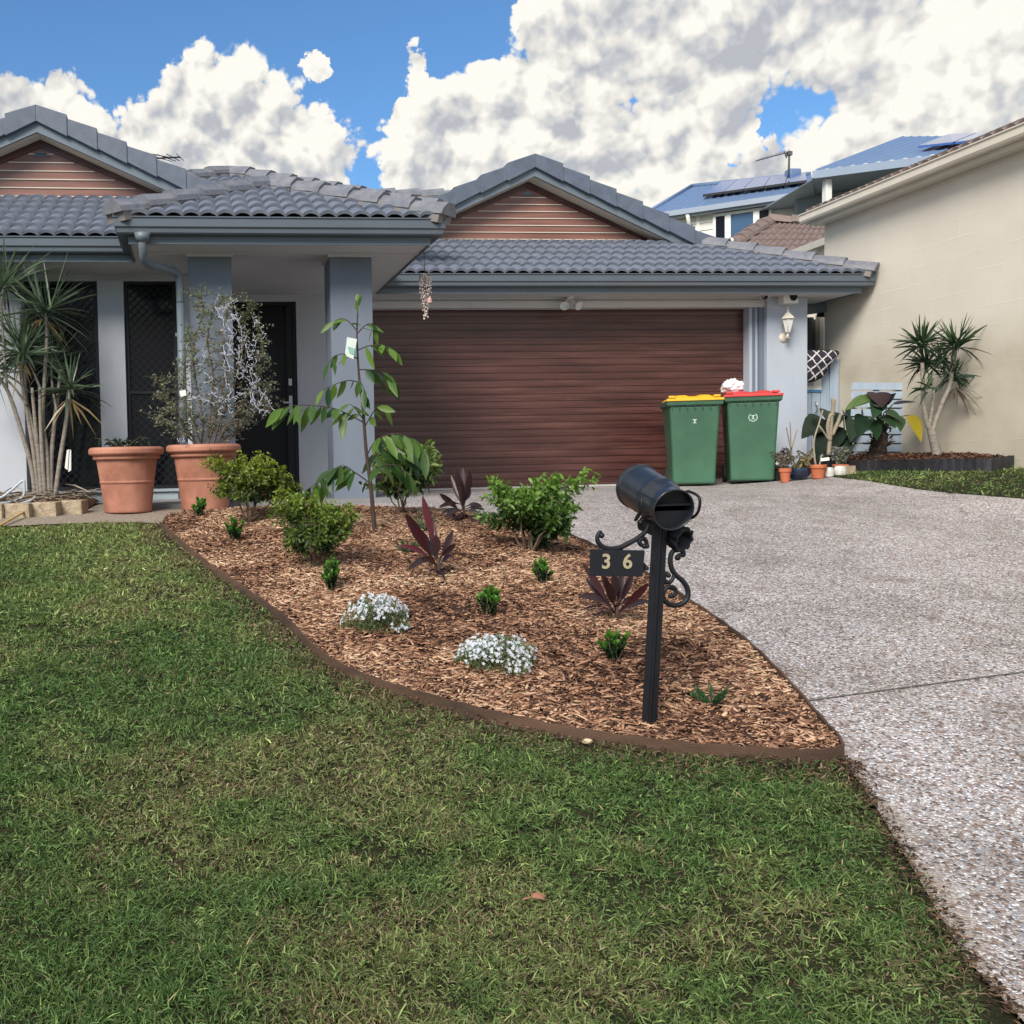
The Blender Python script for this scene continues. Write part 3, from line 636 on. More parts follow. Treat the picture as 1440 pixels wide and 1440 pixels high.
# soffits
mb = MB(); t = .012
mb.box(-7, -.47, 10.0, 10.48, ZS+.002, ZS+t); mb.box(-1.62, -.47, 10.48, 10.66, ZS+.002, ZS+t)
mb.box(-.47, 2.2, 9.2, 12.0, ZS+.002, ZS+t)
mb.box(2.2, 8.23, 11.84, 12.42, ZS+.002, ZS+t); mb.box(7.6, 8.23, 12.42, 20, ZS+.002, ZS+t)
hp('soffit', mb, 'soffit')
for a, b in (((-.47, 9.62), (2.2, 9.62)), ((-.47, 11.99), (2.2, 11.99))): mb = MB(); mb.bar((a[0], a[1]-(.001), ZS-.004), (b[0], b[1]-.001, ZS-.004), .018, .01); hp('soffit_bead', mb, 'soffit')
mb = MB(); mb.bar((2.2, 12.23, ZS-.005), (7.24, 12.23, ZS-.005), .025, .012); hp('soffit_bead', mb, 'soffit')
# fascia + gutter swept along the eaves
EP = [(-7, 10.0), (-.47, 10.0), (-.47, 9.2), (2.2, 9.2), (2.2, 11.84), (8.23, 11.84), (8.23, 20)]
def sweep(prof, path):
    n = len(path); vs = []
    for i, p in enumerate(path):
        p = V((*p, 0)); ns = []
        for a, b in ((i-1, i), (i, i+1)):
            if a >= 0 and b < n:
                d = (V((*path[b], 0))-V((*path[a], 0))).normalized(); ns.append(V((d.y, -d.x, 0)))
        mm = ns[0] if len(ns) == 1 else (ns[0]+ns[1]).normalized()/max(.3, (ns[0]+ns[1]).normalized().dot(ns[0]))
        for o_, z_ in prof: vs.append(p+mm*o_+V((0,0,z_)))
    m = len(prof)
    return vs, [(i*m+k, i*m+(k+1) % m, (i+1)*m+(k+1) % m, (i+1)*m+k) for i in range(n-1) for k in range(m)]+[tuple(range(m)), tuple((n-1)*m+k for k in range(m-1, -1, -1))]
z0 = ZS-.012
mb = MB(); mb.add(*sweep([(.0, z0), (.018, z0), (.018, z0+.012), (.014, z0+.016), (.014, z0+.035), (.018, z0+.039), (.018, z0+.245), (0, z0+.245)], EP)); hp('fascia', mb, 'barge')
mb = MB(); g0 = 3.622
mb.add(*sweep([(.021, g0), (.095, g0), (.108, g0+.012), (.112, g0+.045), (.128, g0+.06), (.128, g0+.132), (.14, g0+.136), (.14, g0+.146), (.12, g0+.146), (.12, g0+.07), (.1, g0+.05), (.09, g0+.01), (.03, g0+.01), (.03, g0+.10), (.021, g0+.10)], EP)); hp('gutter', mb, 'trim')
# downpipe at the left of the porch
mb = MB(); px_ = -.06; 
mb.tube(catmull([(-.36, 9.12, 3.63), (-.36, 9.14, 3.50), (-.33, 9.25, 3.40), (-.10, 9.50, 3.37), (-.055, 9.56, 3.30), (-.05, 9.575, 3.1)], 6), .037, 14)
mb.tube([(-.05, 9.575, 3.1), (-.05, 9.575, 1.2)], .037, 14); mb.tube([(-.36, 9.12, 3.63), (-.36, 9.12, 3.56)], [.075, .05], 14)
mb.box(-.105, .028, 9.60, 9.612, 2.80, 2.83); hp('downpipe', mb, 'barge')
# ---- tiled roof planes
def tiles(poly, e0, upd, z0, mb, pitch=TP, wave=.15, course=.285):
    """poly: convex plan outline; e0: a point on the eave line; upd: plan direction of rise"""
    P = [V((*p, 0)) for p in poly]; u = V((*upd, 0)).normalized(); a = V((-u.y, u.x, 0)); E0 = V((*e0, 0))
    us = [(p-E0).dot(a) for p in P]; vs_ = [(p-E0).dot(u) for p in P]
    nu0, nu1 = math.floor(min(us)/wave*8), math.ceil(max(us)/wave*8); U = np.arange(nu0, nu1+1)*wave/8
    rows = []; v = 0
    while v < max(vs_)+course:
        rows.append((v-.0, .0)); rows.append((v+.004, .026)); v += course
    # heights: tile butt raised at its lower edge, sinking to the next course
    VV = []; k = 0; v = math.floor(min(vs_)/course)*course
    while v < max(vs_)+.01:
        VV += [(v, .008), (v+.0005, .036), (v+course*.5, .022)]; v += course
    def w(uu):
        ph = (uu/wave) % 1.0; return .034*abs(sin(pi*ph))**.75
    grid = []
    for v, h in VV:
        for uu in U:
            off = w(uu)
            p = E0+a*uu+u*(v-(.012 if h == .036 else 0)); grid.append(V((p.x, p.y, z0+v*pitch+h+off)))
    nU = len(U); fs = [(j*nU+i, j*nU+i+1, (j+1)*nU+i+1, (j+1)*nU+i) for j in range(len(VV)-1) for i in range(nU-1)]
    bm = bmesh.new(); bv = [bm.verts.new(p) for p in grid]
    for f in fs: bm.faces.new([bv[i] for i in f])
    c = sum(P, V((0,0,0)))/len(P); n = len(P)
    for i in range(n):
        p, q = P[i], P[(i+1) % n]; d = q-p
        if d.length < 1e-6: continue
        nn = V((d.y, -d.x, 0)).normalized()
        if nn.dot(c-p) > 0: nn = -nn
        if abs(nn.dot(u)+1) < .01: continue        # eave edge stays free
        bmesh.ops.bisect_plane(bm, geom=bm.verts[:]+bm.edges[:]+bm.faces[:], plane_co=p, plane_no=nn, clear_outer=True)
    bm.verts.ensure_lookup_table(); bm.verts.index_update()
    mb.add([v.co.copy() for v in bm.verts], [tuple(v.index for v in f.verts) for f in bm.faces]); bm.free()
YE = 11.70; ZE = 3.757
roof = MB()
tiles([(2.35, YE), (8.35, YE), (6.83, YE+1.52), (.83, YE+1.52)], (2.35, YE), (0, 1), ZE, roof)                         # skirt over the garage door
tiles([(8.35, 13.149), (8.35, 20), (4.56, 20), (4.56, 13.149)], (8.35, YE), (-1, 0), ZE, roof); tiles([(8.35, YE), (8.35, 13.15), (6.9, 13.15)], (8.35, YE), (-1, 0), ZE, roof)                # right side
tiles([(.77, 13.15), (4.56, 13.15), (4.56, 20), (.77, 20)], (.77, 13.), (1, 0), ZE, roof)
tiles([(-.61, 9.06), (2.35, 9.06), (.87, 10.54)], (-.61, 9.06), (0, 1), ZE, roof)                                     # porch
tiles([(2.35, 9.06), (2.35, YE), (.87, 13.18), (.87, 10.54)], (2.35, 9.06), (-1, 0), ZE, roof)
tiles([(-.61, 9.06), (.87, 10.54), (.87, 11.34), (-.61, 9.86)], (-.61, 9.06), (1, 0), ZE, roof)
tiles([(-5.4, 9.86), (-.61, 9.86), (1.1, 11.57), (-3.7, 11.57)], (-5.4, 9.86), (0, 1), ZE, roof)                         # left wing skirt
tiles([(2.25, 11.5), (2.25, 14), (-1.55, 14), (-1.55, 11.5)], (2.25, 11.5), (-1, 0), ZE, roof)
tiles([(-5.35, 11.5), (-5.35, 20), (-1.55, 20), (-1.55, 11.5)], (-5.35, 11.5), (1, 0), ZE, roof)
pk = V((.62, 14.0, 5.50)); rt = hp('roof', roof, 'tile')
rb = MB()
tiles([(-1.7, 11.68), (2.94, 11.68), (.62, 14.0)], (.62, 14-(5.50-4.3)/TP), (0, 1), 4.3, rb)
tiles([(.9, 13.2), (2.9, 13.2), (3.8, 14.1), (.9, 14.1)], (.6, 14.1-(5.22-4.3)/TP), (0, 1), 4.3, rb)
hp('roof', rb, 'tile')
# gable roofs' hidden rear and body closing the attic
# ridge caps
def caps(p0, p1, mb, beds, s=.9, seg=.36):
    p0 = V(p0); p1 = V(p1); d = p1-p0; n = max(1, round(d.length/seg)); st = d/n; dn = d.normalized()
    side = V((dn.y, -dn.x, 0)).normalized(); up = side.cross(dn); up = up if up.z > 0 else -up
    for i in range(n):                              # p0 is the LOW end
        a = p0+st*i-dn*.03; b = p0+st*(i+1)
        for_ = []
        for q, k, lift in ((a, 1.1, .028), (b, .96, .0)):
            for x, z in ((-.125, -.055), (-.115, -.005), (-.05, .058), (.05, .058), (.115, -.005), (.125, -.055)):
                for_.append(q+side*x*k*s+up*(z*k*s+lift+.035))
        mb.add(for_, [(j, (j+1) % 6, 6+(j+1) % 6, 6+j) for j in range(6)]+[(0,1,2,3,4,5), (11,10,9,8,7,6)])
    beds.prism([p0-side*.12*s+up*.02, p0+side*.12*s+up*.02, p0+side*.12*s-up*.07, p0-side*.12*s-up*.07], d)
bm_mat = pmat('bedding_mortar', (.20,.185,.185), .9, .12, 12, .5, 70)
def caps_(a, b):
    cm = MB(); bd = MB(); caps(a, b, cm, bd); o = hp('ridge_capping', cm, 'cap'); hp('mortar_bedding', bd, bm_mat, o)
caps_((8.33, 11.72, ZE+.03), (6.85, 13.2, ZE+.03+1.48*TP))
caps_((2.33, 9.08, ZE+.03), (.87, 10.54, ZE+.03+1.46*TP))
caps_((-.59, 9.08, ZE+.03), (.87, 10.54, ZE+.03+1.46*TP))
caps_((.87, 13.1, ZE+.03+1.46*TP), (.87, 10.6, ZE+.031+1.46*TP))
caps_((2.9, 11.72, 4.50), (.62, 14, 5.53)); caps_((-1.66, 11.72, 4.50), (.62, 14, 5.53))
caps_((3.9, 14.1, 5.25), (1.15, 14.1, 5.25))
# ---- gablets
def gable(cx, Yb, hw, zb):
    za = zb+hw*TP; th = math.atan(TP)
    for s in (-1, 1):
        foot = V((cx+s*hw, Yb, zb)); apx = V((cx, Yb, za)); d = (foot-apx).normalized(); n_ = V((-d.z*s, 0, abs(d.x)))*1.0
        n_ = V((s*sin(th), 0, cos(th)))
        # barge board
        mb = MB(); mb.prism([apx+V((0,0,-.03)), foot-n_*.03, foot-n_*.03-V((0,0,.0)) + V((-s*.0,0,-.155)), apx+V((0,0,-.185))], (0, .035, 0)); 
        mb.prism([apx+V((0,-.006,-.185)), foot+V((0,-.006,-.155))-n_*.03, foot+V((0,-.006,-.175))-n_*.03, apx+V((0,-.006,-.205))], (0, .03, 0)); hp('barge_board', mb, 'barge')
        mb = MB(); mb.prism([apx+V((0,.036,-.19)), foot+V((0,.036,-.16))-n_*.03, foot+V((0,.036,-.175))-n_*.03, apx+V((0,.036,-.205))], (0, .24, 0)); hp('rake_soffit', mb, 'cream')
        # verge tiles, stepped
        mb = MB(); Lr = (foot-apx).length; m = max(1, round((Lr+.25)/.37)); sg = (Lr+.25)/m
        for i in range(m):
            a = apx+d*(sg*i-.0); b = apx+d*(sg*(i+1)+.012)
            y0, y1 = -.050, -.062
            if i == 0: a = apx
            A = [a+V((0,0,.075)), b+V((0,0,.115)), b+V((0,0,-.12)), a+V((0,0,-.10))]
            vs = [A[0]+V((0,y0,0)), A[1]+V((0,y1,0)), A[2]+V((0,y1,0)), A[3]+V((0,y0,0))]
            vs += [A[0]+V((0,.2,-.0)), A[1]+V((0,.2,.0)), A[1]+V((0,.2,-.10)), A[0]+V((0,.2,-.10))]
            vs += [A[2]+V((0,-.02,0)), A[3]+V((0,-.02,0))]
            mb.add(vs, [(0,1,2,3), (0,4,5,1), (1,5,6), (1,6,8,2), (4,7,6,5), (3,2,8,9), (0,3,9,7,4), (7,9,8,6)])
        hp('verge_tiles', mb, 'verge', bevel=.006)
    # face
    Yf = Yb+.27; k = hw-.18; zt = za-.19
    mb = MB(); mb.prism([(cx-k-.25, Yf, zb-.14), (cx+k+.25, Yf, zb-.14), (cx, Yf, zt+.02)], (0, .03, 0)); fc = hp('gable_cladding', mb, 'gablewood')
    slope = (zt+.02-(zb-.14))/(k+.25); mb = MB(); zz = zb+.055
    while zz < zt-.16:
        w = (zt+.02-zz)/slope-.34
        if w > .05: mb.box(cx-w, cx+w, Yf-.012, Yf-.001, zz, zz+.010)
        zz += .092
    hp('lit_edge_strip', mb, 'cream', fc)  # cream strips stand in for the light-catching edges of the board gaps
    mb = MB()
    for s in (-1, 1):
        mb.prism([(cx, Yf-.02, zt+.02), (cx+s*(k+.25), Yf-.02, zb-.14), (cx+s*(k-.02), Yf-.02, zb-.14), (cx, Yf-.02, zt-.10)], (0, .018, 0))
    hp('cladding_border', mb, 'wood', fc)
    mb = MB(); mb.prism([(cx-.10, Yf-.012, zt-.19), (cx+.10, Yf-.012, zt-.19), (cx, Yf-.012, zt-.135)], (0, .011, 0)); hp('vent_cap', mb, 'barge', fc)
gable(4.56, 13.12, 2.30, 4.467)
gable(-1.55, 11.50, 1.98, 4.56)
# ---- TV antenna on the left roof
an = thing('tv_antenna', (.0, 13.2, 5.0), 'small dark aerial above the left gable of the grey roof', 'antenna')
mb = MB(); c = at(216, 223, 13.2); mb.tube([V((c.x, 13.2, 4.9)), c], .014, 8); mb.build('mast', M['black'], an)
mb = MB(); mb.tube([c+V((-.02,0,0)), at(253, 221, 12.7)], .010, 6)
for t in (.25, .5, .75, 1.): 
    q = c.lerp(at(253, 221, 12.7), t)
    mb.tube([q+V((-.14*(1.3-t),-.1,.01)), q+V((.14*(1.3-t),.1,-.01))], .005, 5)
mb.build('boom', M['black'], an)
mb = MB()
for dy, dz in ((.0,.05), (.1,-.03), (-.1, -.07)):
    mb.tube([c+V((-.16,dy,dz+.03)), c+V((.24,dy,dz-.04))], .006, 5)
mb.tube([c, at(231, 233, 13.2)], .006, 5); mb.build('reflector', M['black'], an)
# ---- fixtures mounted on the house front
fl = thing('floodlight', at(803, 421, 12.2), 'twin white floodlight under the eave above the garage door', 'floodlight')
p0 = V((4.655, 12.16, 3.545)); mb = MB(); mb.lathe([(.001,.03),(.05,.028),(.052,0),(.001,0)], p0, 18); mb.build('mounting_plate', M['white'], fl)
for s in (-1, 1):
    b = p0+V((s*.075, -.03, -.075)); mb = MB(); mb.tube([p0, p0+V((s*.05,0,-.03)), b], .012, 8); a_ = V((s*.35, -.75, -.45)).normalized()
    mb.lathe([(.001,-.06),(.03,-.055),(.034,-.01),(.052,.03),(.054,.05),(.045,.05),(.042,.035)], b, 18, a_); o = mb.build('lamp_head', M['white'], fl)
    mb = MB(); mb.lathe([(.001,.036),(.043,.036)], b, 18, a_); mb.build('lens', M['lampglass'], o)
cm_ = thing('security_camera', (7.06, 12.1, ZS), 'small round white camera under the eave beside the garage door corner', 'camera')
mb = MB(); q = at(1075, 417, 12.12); mb.box(q.x-.03, q.x+.06, q.y-.02, q.y+.1, q.z-.015, q.z+.05); mb.lathe([(.001,-.05),(.042,-.05),(.045,.01),(.04,.02)], q, 18, (-.2,-1,-.15)); mb.build('housing', M['white'], cm_, .004)
mb = MB(); mb.lathe([(.001,.024),(.036,.022),(.036,.0)], q, 18, (-.2,-1,-.15)); mb.build('lens', M['blackgloss'], cm_)
cb = thing('security_camera', (7.6, 12.1, 3.5), 'boxy white camera with dark lens above the white lantern', 'camera')
q = at(1112, 419, 12.12); mb = MB(); mb.box(q.x-.13, q.x+.065, 12.06, 12.198, q.z-.075, q.z+.075); mb.build('housing', M['white'], cb, .01)
mb = MB(); mb.lathe([(.001,.012),(.045,.012),(.05,0)], V((q.x, 12.058, q.z+.005)), 20, (0,-1,0)); mb.build('lens', M['blackgloss'], cb)
# coach lantern
lt = thing('wall_lantern', (7.5, 12.198, 3.2), 'cream coach lantern with glass panes mounted on the pillar right of the garage', 'wall lamp')
q = at(1108, 455, 12.06); mb = MB(); bp = V((7.455, 12.198, q.z-.16)); mb.lathe([(.001,.03),(.035,.028),(.055,.012),(.06,0)], bp, 20, (0,-1,0))
mb.tube(catmull([bp+V((0,-.02,0)), bp+V((.03,-.08,-.015)), V((q.x-.01, q.y, q.z-.17)), V((q.x, q.y, q.z-.14))], 6), .014, 8); mb.build('bracket', M['cream'], lt)
mb = MB(); 
mb.lathe([(.001,.22),(.006,.215),(.008,.17),(.016,.16),(.012,.145),(.03,.125),(.075,.075),(.082,.062),(.078,.055),(.06,.055)], q, 6, smooth=False)
mb.lathe([(.001,-.15),(.012,-.145),(.014,-.12),(.035,-.11),(.038,-.10),(.001,-.10)], q, 6, smooth=False)
for k in range(6):
    a = 2*pi*k/6; mb.tube([q+V((cos(a)*.062, sin(a)*.062, .055)), q+V((cos(a)*.036, sin(a)*.036, -.10))], .0045, 5)
mb.build('frame', M['cream'], lt)
mb = MB(); mb.lathe([(.058,.053),(.032,-.098)], q, 6, smooth=False); mb.build('glass', M['lampglass'], lt)
# ================================================================== NEIGHBOURS
nb = thing('neighbour_house', (8.6, 10, 1.3), 'tall cream blockwork side wall with brown tiled roof right of the driveway', 'house')
XW = 8.40
def npart(n, mb, mat, parent=None, bevel=0): return mb.build(n, M[mat] if isinstance(mat, str) else mat, parent or nb, bevel)
mb = MB(); mb.box(XW, XW+.25, -2, 12.80, .4, 4.62); mb.box(XW+.25, 14, 12.55, 12.80, .4, 4.62); npart('wall', mb, 'block')
mb = MB(); mb.box(XW-.16, XW, -2, 12.83, 4.60, 4.625); npart('eave_lining', mb, 'cream')
mb = MB(); mb.box(XW-.18, XW-.158, -2, 12.86, 4.595, 4.69); npart('fascia', mb, 'cream')
mb = MB(); mb.add(*[(lambda r: r)(x) for x in sweep([(.0, 4.645), (.085, 4.645), (.10, 4.67), (.10, 4.735), (.115, 4.75), (.115, 4.762), (.09, 4.762), (.085, 4.66), (0, 4.66)], [(XW-.181, 12.92), (XW-.181, -2)])]); npart('gutter', mb, 'cream')
nr = MB(); tiles([(XW-.2, -2), (XW-.2, 12.9), (12, 12.9), (12, -2)], (XW-.2, -2), (1, 0), 4.76, nr, pitch=.40); npart('roof', nr, 'browntile')
# rear part with its own hip roof
mb = MB(); mb.box(8.75, 14, 16.2, 20, 1, 4.9); npart('wall', mb, 'block')
a = at(1016, 346, 17.0); b = at(1082, 304, 18.6); c = at(1170, 309, 18.0); d = at(1152, 350, 15.6); e_ = at(1110, 362, 15.6); 
def quadtiles(P0, P1, P2, P3, mb, nu, nv):
    """tiles over a sloping quad, eave P0-P1, top P3-P2"""
    P0, P1, P2, P3 = map(V, (P0, P1, P2, P3)); nrm = (P1-P0).cross(P3-P0).normalized(); nrm = nrm if nrm.z > 0 else -nrm
    U = nu*6; rows = []
    for j in range(nv): rows += [(j/nv, .0), (j/nv+.0005, .035)]
    rows.append((1, .01)); vs = []
    for v, h in rows:
        for i in range(U+1):
            u = i/U; p = (P0.lerp(P1, u)).lerp(P3.lerp(P2, u), v); vs.append(p+nrm*(h+.035*abs(sin(pi*i/6))**.75))
    mb.add(vs, [(j*(U+1)+i, j*(U+1)+i+1, (j+1)*(U+1)+i+1, (j+1)*(U+1)+i) for j in range(len(rows)-1) for i in range(U)])
mb = MB(); quadtiles(a+V((-.6,-.3,-.47)), at(1200, 370, 15.8), c+V((.3,0,-.14)), b+V((0,0,-.14)), mb, 16, 7); npart('roof', mb, 'browntile')
mb = MB(); bb = MB(); caps(a+V((-.6,-.3,-.42)), b+V((0,0,-.10)), mb, bb, 1.15); caps(b+V((0,0,-.10)), c+V((.6,0,-.10)), mb, bb, 1.15); npart('ridge_capping', mb, 'browntile')
mb = MB(); mb.bar(at(1105, 361, 15.3), at(1166, 338, 13.6), .11, .10); mb.bar(at(1124, 365, 15.3), at(1166, 349, 13.7), .03, .14); npart('gutter', mb, 'cream')
mb = MB(); mb.bar(at(1010, 352, 17), at(1030, 336, 17), .05, .05); npart('flashing', mb, 'white')
# rear weatherboard house with the blue metal roof
rh = thing('rear_house', at(1000, 560, 25), 'pale weatherboard house with blue metal roof rising behind the garage roof', 'house')
def rp(n, mb, mat, parent=None, bevel=0): return mb.build(n, M[mat] if isinstance(mat, str) else mat, parent or rh, bevel)
A_ = at(905, 297, 26.0); B_ = at(1147, 279, 23.4); dv = (B_-A_); dv.z = 0; Ld = dv.length; dv.normalize(); nv = V((dv.y, -dv.x, 0))   # nv points to the viewer
zE = (A_.z+B_.z)/2
def fr_(u, o=0, z=0): return V((A_.x, A_.y, zE))+dv*u+nv*o+V((0,0,z))
mb = MB()
zz = -.12
while zz > -4.2:
    mb.prism([fr_(.45, -.25, zz), fr_(.45, -.222, zz-.19), fr_(.45, -.27, zz-.19), fr_(.45, -.27, zz)], dv*(Ld+1.5)); zz -= .19
rp('weatherboards', mb, 'weather')
mb = MB(); mb.prism([fr_(.4, -.21, -.1), fr_(.52, -.21, -.1), fr_(.52, -.21, -4), fr_(.4, -.21, -4)], nv*-.3); mb.prism([fr_(1.28, -.21, -.1), fr_(1.36, -.21, -.1), fr_(1.36, -.21, -4), fr_(1.28, -.21, -4)], nv*-.05); rp('corner_trim', mb, 'white')
mb = MB(); mb.prism([fr_(0,0,-.02), fr_(Ld,0,-.02), fr_(Ld,0,-.15), fr_(0,0,-.15)], nv*-.03); rp('fascia', mb, pmat('grey_fascia', (.30,.33,.38), .5, .05, 3, 0))
mb = MB(); mb.prism([fr_(0,-.03,-.12), fr_(Ld,-.03,-.12), fr_(Ld,-.62,-.12), fr_(0,-.62,-.12)], V((0,0,.02))); rp('eave_lining', mb, 'weather')
mb = MB(); mb.prism([fr_(-.05,.1,.04), fr_(Ld,.1,.04), fr_(Ld,.0,.04), fr_(-.05,.0,.04)], V((0,0,-.13))); rp('gutter', mb, pmat('rear_gutter', (.26,.31,.40), .4, .05, 3, 0))
rx = at(972, 263, 29.0); ry = at(1140, 246, 27.0)
def corr(mb, P0, P1, P2, P3, n):
    P0, P1, P2, P3 = map(V, (P0, P1, P2, P3)); vs = []
    for i in range(n*4+1):
        u = i/(n*4); h = .02 if i % 4 == 0 else 0; vs += [P0.lerp(P1, u)+V((0,0,h)), P3.lerp(P2, u)+V((0,0,h))]
    mb.add(vs, [(2*i, 2*i+2, 2*i+3, 2*i+1) for i in range(n*4)])
mb = MB(); corr(mb, fr_(0,.0,.05), fr_(Ld,.0,.05), ry, rx, 20); corr(mb, fr_(0,0,.05), rx, rx+V((.5,4,0)), fr_(-.8, -6, .05), 8); rp('roof', mb, 'bluemetal')
mb = MB(); mb.tube([rx+V((0,0,.03)), ry+V((0,0,.03))], .06, 6); mb.tube([fr_(0,0,.07), rx+V((0,0,.03))], .05, 6); rp('ridge', mb, 'bluemetal')
def on_roof(u, v, h=.09): return fr_(u*Ld, 0, .05).lerp(rx.lerp(ry, u), v)+V((0,0,h))
for i in range(5):
    u0 = .30+i*.132; mb = MB(); mb.prism([on_roof(u0, .30), on_roof(u0+.128, .30), on_roof(u0+.128, .86), on_roof(u0, .86)], (0,0,.05)); o = rp('solar_panel', mb, 'panel')
    mb = MB()
    for a, b in ((0,.128),):
        mb.bar(on_roof(u0+a,.30,.115), on_roof(u0+b,.30,.115), .05, .06)
    rp('panel_frame', mb, 'black', o)
mb = MB(); q = on_roof(.86, .9, .1); mb.box(q.x-.17, q.x+.17, q.y-.15, q.y+.15, q.z-.1, q.z+.14); rp('roof_vent', mb, 'bluemetal', None, .05)
# window: two dark casements either side of a wide pane
def rwin(u0, u1, z0, z1, name='window'):
    o_ = -.15; f = .07; mb = MB()
    for a, b, c_, d_ in ((u0, u0+f, z0, z1), (u1-f, u1, z0, z1), (u0+f, u1-f, z0, z0+f), (u0+f, u1-f, z1-f, z1)):
        mb.prism([fr_(a,o_,c_), fr_(b,o_,c_), fr_(b,o_,d_), fr_(a,o_,d_)], nv*-.06)
    w = rp(name, mb, 'white'); return w, f, o_
def ufor(px):
    d = ray(px, 300); n0 = fr_(0, -.21); t = (n0-V(CAM)).dot(nv)/V(d).dot(nv); return (V(CAM+d*t)-fr_(0,-.21)).dot(dv)
wt = atz = -.30
for a, b, kind in ((1003, 1024, 'd'), (1024, 1064, 'b'), (1064, 1086, 'd')):
    u0, u1 = ufor(a), ufor(b); w, f, o_ = rwin(u0, u1, -.98, -.15)
    mb = MB(); mb.prism([fr_(u0+f,o_-.035,-.91), fr_(u1-f,o_-.035,-.91), fr_(u1-f,o_-.035,-.22), fr_(u0+f,o_-.035,-.22)], nv*-.01); rp('pane', mb, pmat('reflective_pane', (.045,.10,.19), .1, .05, 1, 0) if kind == 'b' else 'glass', w)
mb = MB(); u = ufor(970); mb.tube([fr_(u,.05,-.1), fr_(u,-.1,-.3), fr_(u,-.15,-.4), fr_(u,-.16,-4)], .05, 8); rp('downpipe', mb, 'white')
# upper right wing with a deep verandah roof
W0 = at(1145, 240, 21.5); W1 = at(1450, 200, 19.5); K = at(1128, 262, 23.5)
R0 = at(1270, 192, 25.0); R1 = at(1460, 190, 24.0)
mb = MB(); corr(mb, W0, W1, R1, R0, 16); rp('roof', mb, 'bluemetal')
mb = MB(); mb.prism([W0+V((0,0,-.0)), W1, W1+V((0,0,-.17)), W0+V((0,0,-.17))], (0,.05,0)); mb.bar(W0+V((0,0,-.08)), B_+V((0,0,.0)), .08, .16); rp('gutter', mb, pmat('wing_gutter', (.20,.26,.36), .4, .05, 3, 0))
mb = MB(); mb.prism([W0+V((0.03,.05,-.17)), W1+V((0,.05,-.17)), W1+V((0,3.5,-.17)), W0+V((.5,3.5,-.17))], (0,0,.02)); mb.prism([W0+V((0,.05,-.18)), W0+V((.5,3.4,-.18)), B_+V((1.2,2.5,-.2)), B_+V((0,.0,-.1))], (0,0,.02)); rp('verandah_ceiling', mb, pmat('verandah_lining', (.24,.28,.34), .7, .05, 3, 0))
mb = MB(); mb.prism([W0+V((.6,1.6,-.18)), W1+V((0,1.6,-.18)), W1+V((0,1.6,-4)), W0+V((.6,1.6,-4))], (0,.1,0)); rp('wing_wall', mb, pmat('wing_wall', (.16,.19,.22), .7, .1, 3, 0))
mb = MB(); q = at(1163, 262, 21.6); mb.box(q.x-.07, q.x+.07, q.y-.07, q.y+.07, q.z-4, W0.z-.17); rp('verandah_post', mb, 'white')
for i in range(3):
    f0 = .42+i*.19; g = lambda u, v: W0.lerp(W1, u).lerp(R0.lerp(R1, u), v)+V((0,0,.1))
    mb = MB(); mb.prism([g(f0,.25), g(f0+.18,.25), g(f0+.18,.8), g(f0,.8)], (0,0,.05)); rp('solar_panel', mb, 'panel')
an2 = thing('tv_antenna', at(1108, 247, 25.5), 'thin grey television aerial above the blue metal roof', 'antenna')
mb = MB(); tp = at(1110, 212, 25.5); mb.tube([at(1109, 250, 25.5), tp], .028, 8); mb.build('mast', M['fence'], an2)
mb = MB(); e2 = at(1063, 226, 25.0); mb.tube([tp+V((.05,0,-.02)), e2], .014, 6)
for i in range(7):
    q = tp.lerp(e2, .15+i*.13); mb.tube([q+V((0,-.25,0)), q+V((0,.25,0))], .005, 5)
mb.build('boom', M['fence'], an2)
mb = MB(); mb.tube([at(1103, 213, 25.5), at(1106, 222, 25.5), at(1108, 217, 25.5)], .02, 6); mb.box(tp.x-.06, tp.x+.06, tp.y-.05, tp.y+.05, tp.z-.12, tp.z-.02); mb.build('junction_box', M['fence'], an2)
# ---- side passage: gate, palings, cushion
gt = thing('side_gate', (8.15, 12.5, 1.2), 'blue grey vertical board gate between the garage pillar and the cream wall', 'gate')
mb = MB(); x = 7.79; k = 0
zt = 2.80
while x < 8.27:
    mb.box(x, x+.115, 12.50, 12.52, 1.30, zt-(.0)); x += .123
mb.box(8.27, 8.39, 12.47, 12.53, 1.22, 2.82); mb.build('boards', M['gate'], gt, .003)
for z_ in (1.45, 2.5): mb = MB(); mb.box(7.79, 8.27, 12.521, 12.56, z_, z_+.1); mb.build('rail', M['gate'], gt)
mb = MB(); mb.tube(catmull([at(1146, 566, 12.47), at(1149, 568, 12.44), at(1149, 578, 12.44), at(1146, 580, 12.47)], 5), .008, 6); mb.build('handle', M['steel'], gt)
fn = thing('paling_fence', (8.3, 13.6, 1.3), 'weathered dark paling fence visible above the gate', 'fence')
mb = MB(); x = 7.95; i = 0
while x < 8.62: mb.box(x, x+.085, 13.3+.012*(i % 2), 13.318+.012*(i % 2), 1.2, 3.45+.02*sin(i*2.3)); x += .09; i += 1
mb.build('palings', M['fence'], fn)
mb = MB(); mb.box(8.6, 8.66, 13.2, 13.3, 1.2, 3.5); mb.build('post', M['cream'], fn)
bm_ = thing('pergola_beam', (8.2, 12.9, 3.4), 'dark eave beam in the gap between garage roof and cream wall', 'beam')
mb = MB(); mb.bar(at(1126, 437, 12.8), at(1171, 431, 12.8), .10, .12); mb.build('beam', M['barge'], bm_); 
mb = MB(); mb.box(8.40, 8.56, 12.86, 12.96, 3.42, 3.56); mb.build('bracket', M['rubber'], bm_)
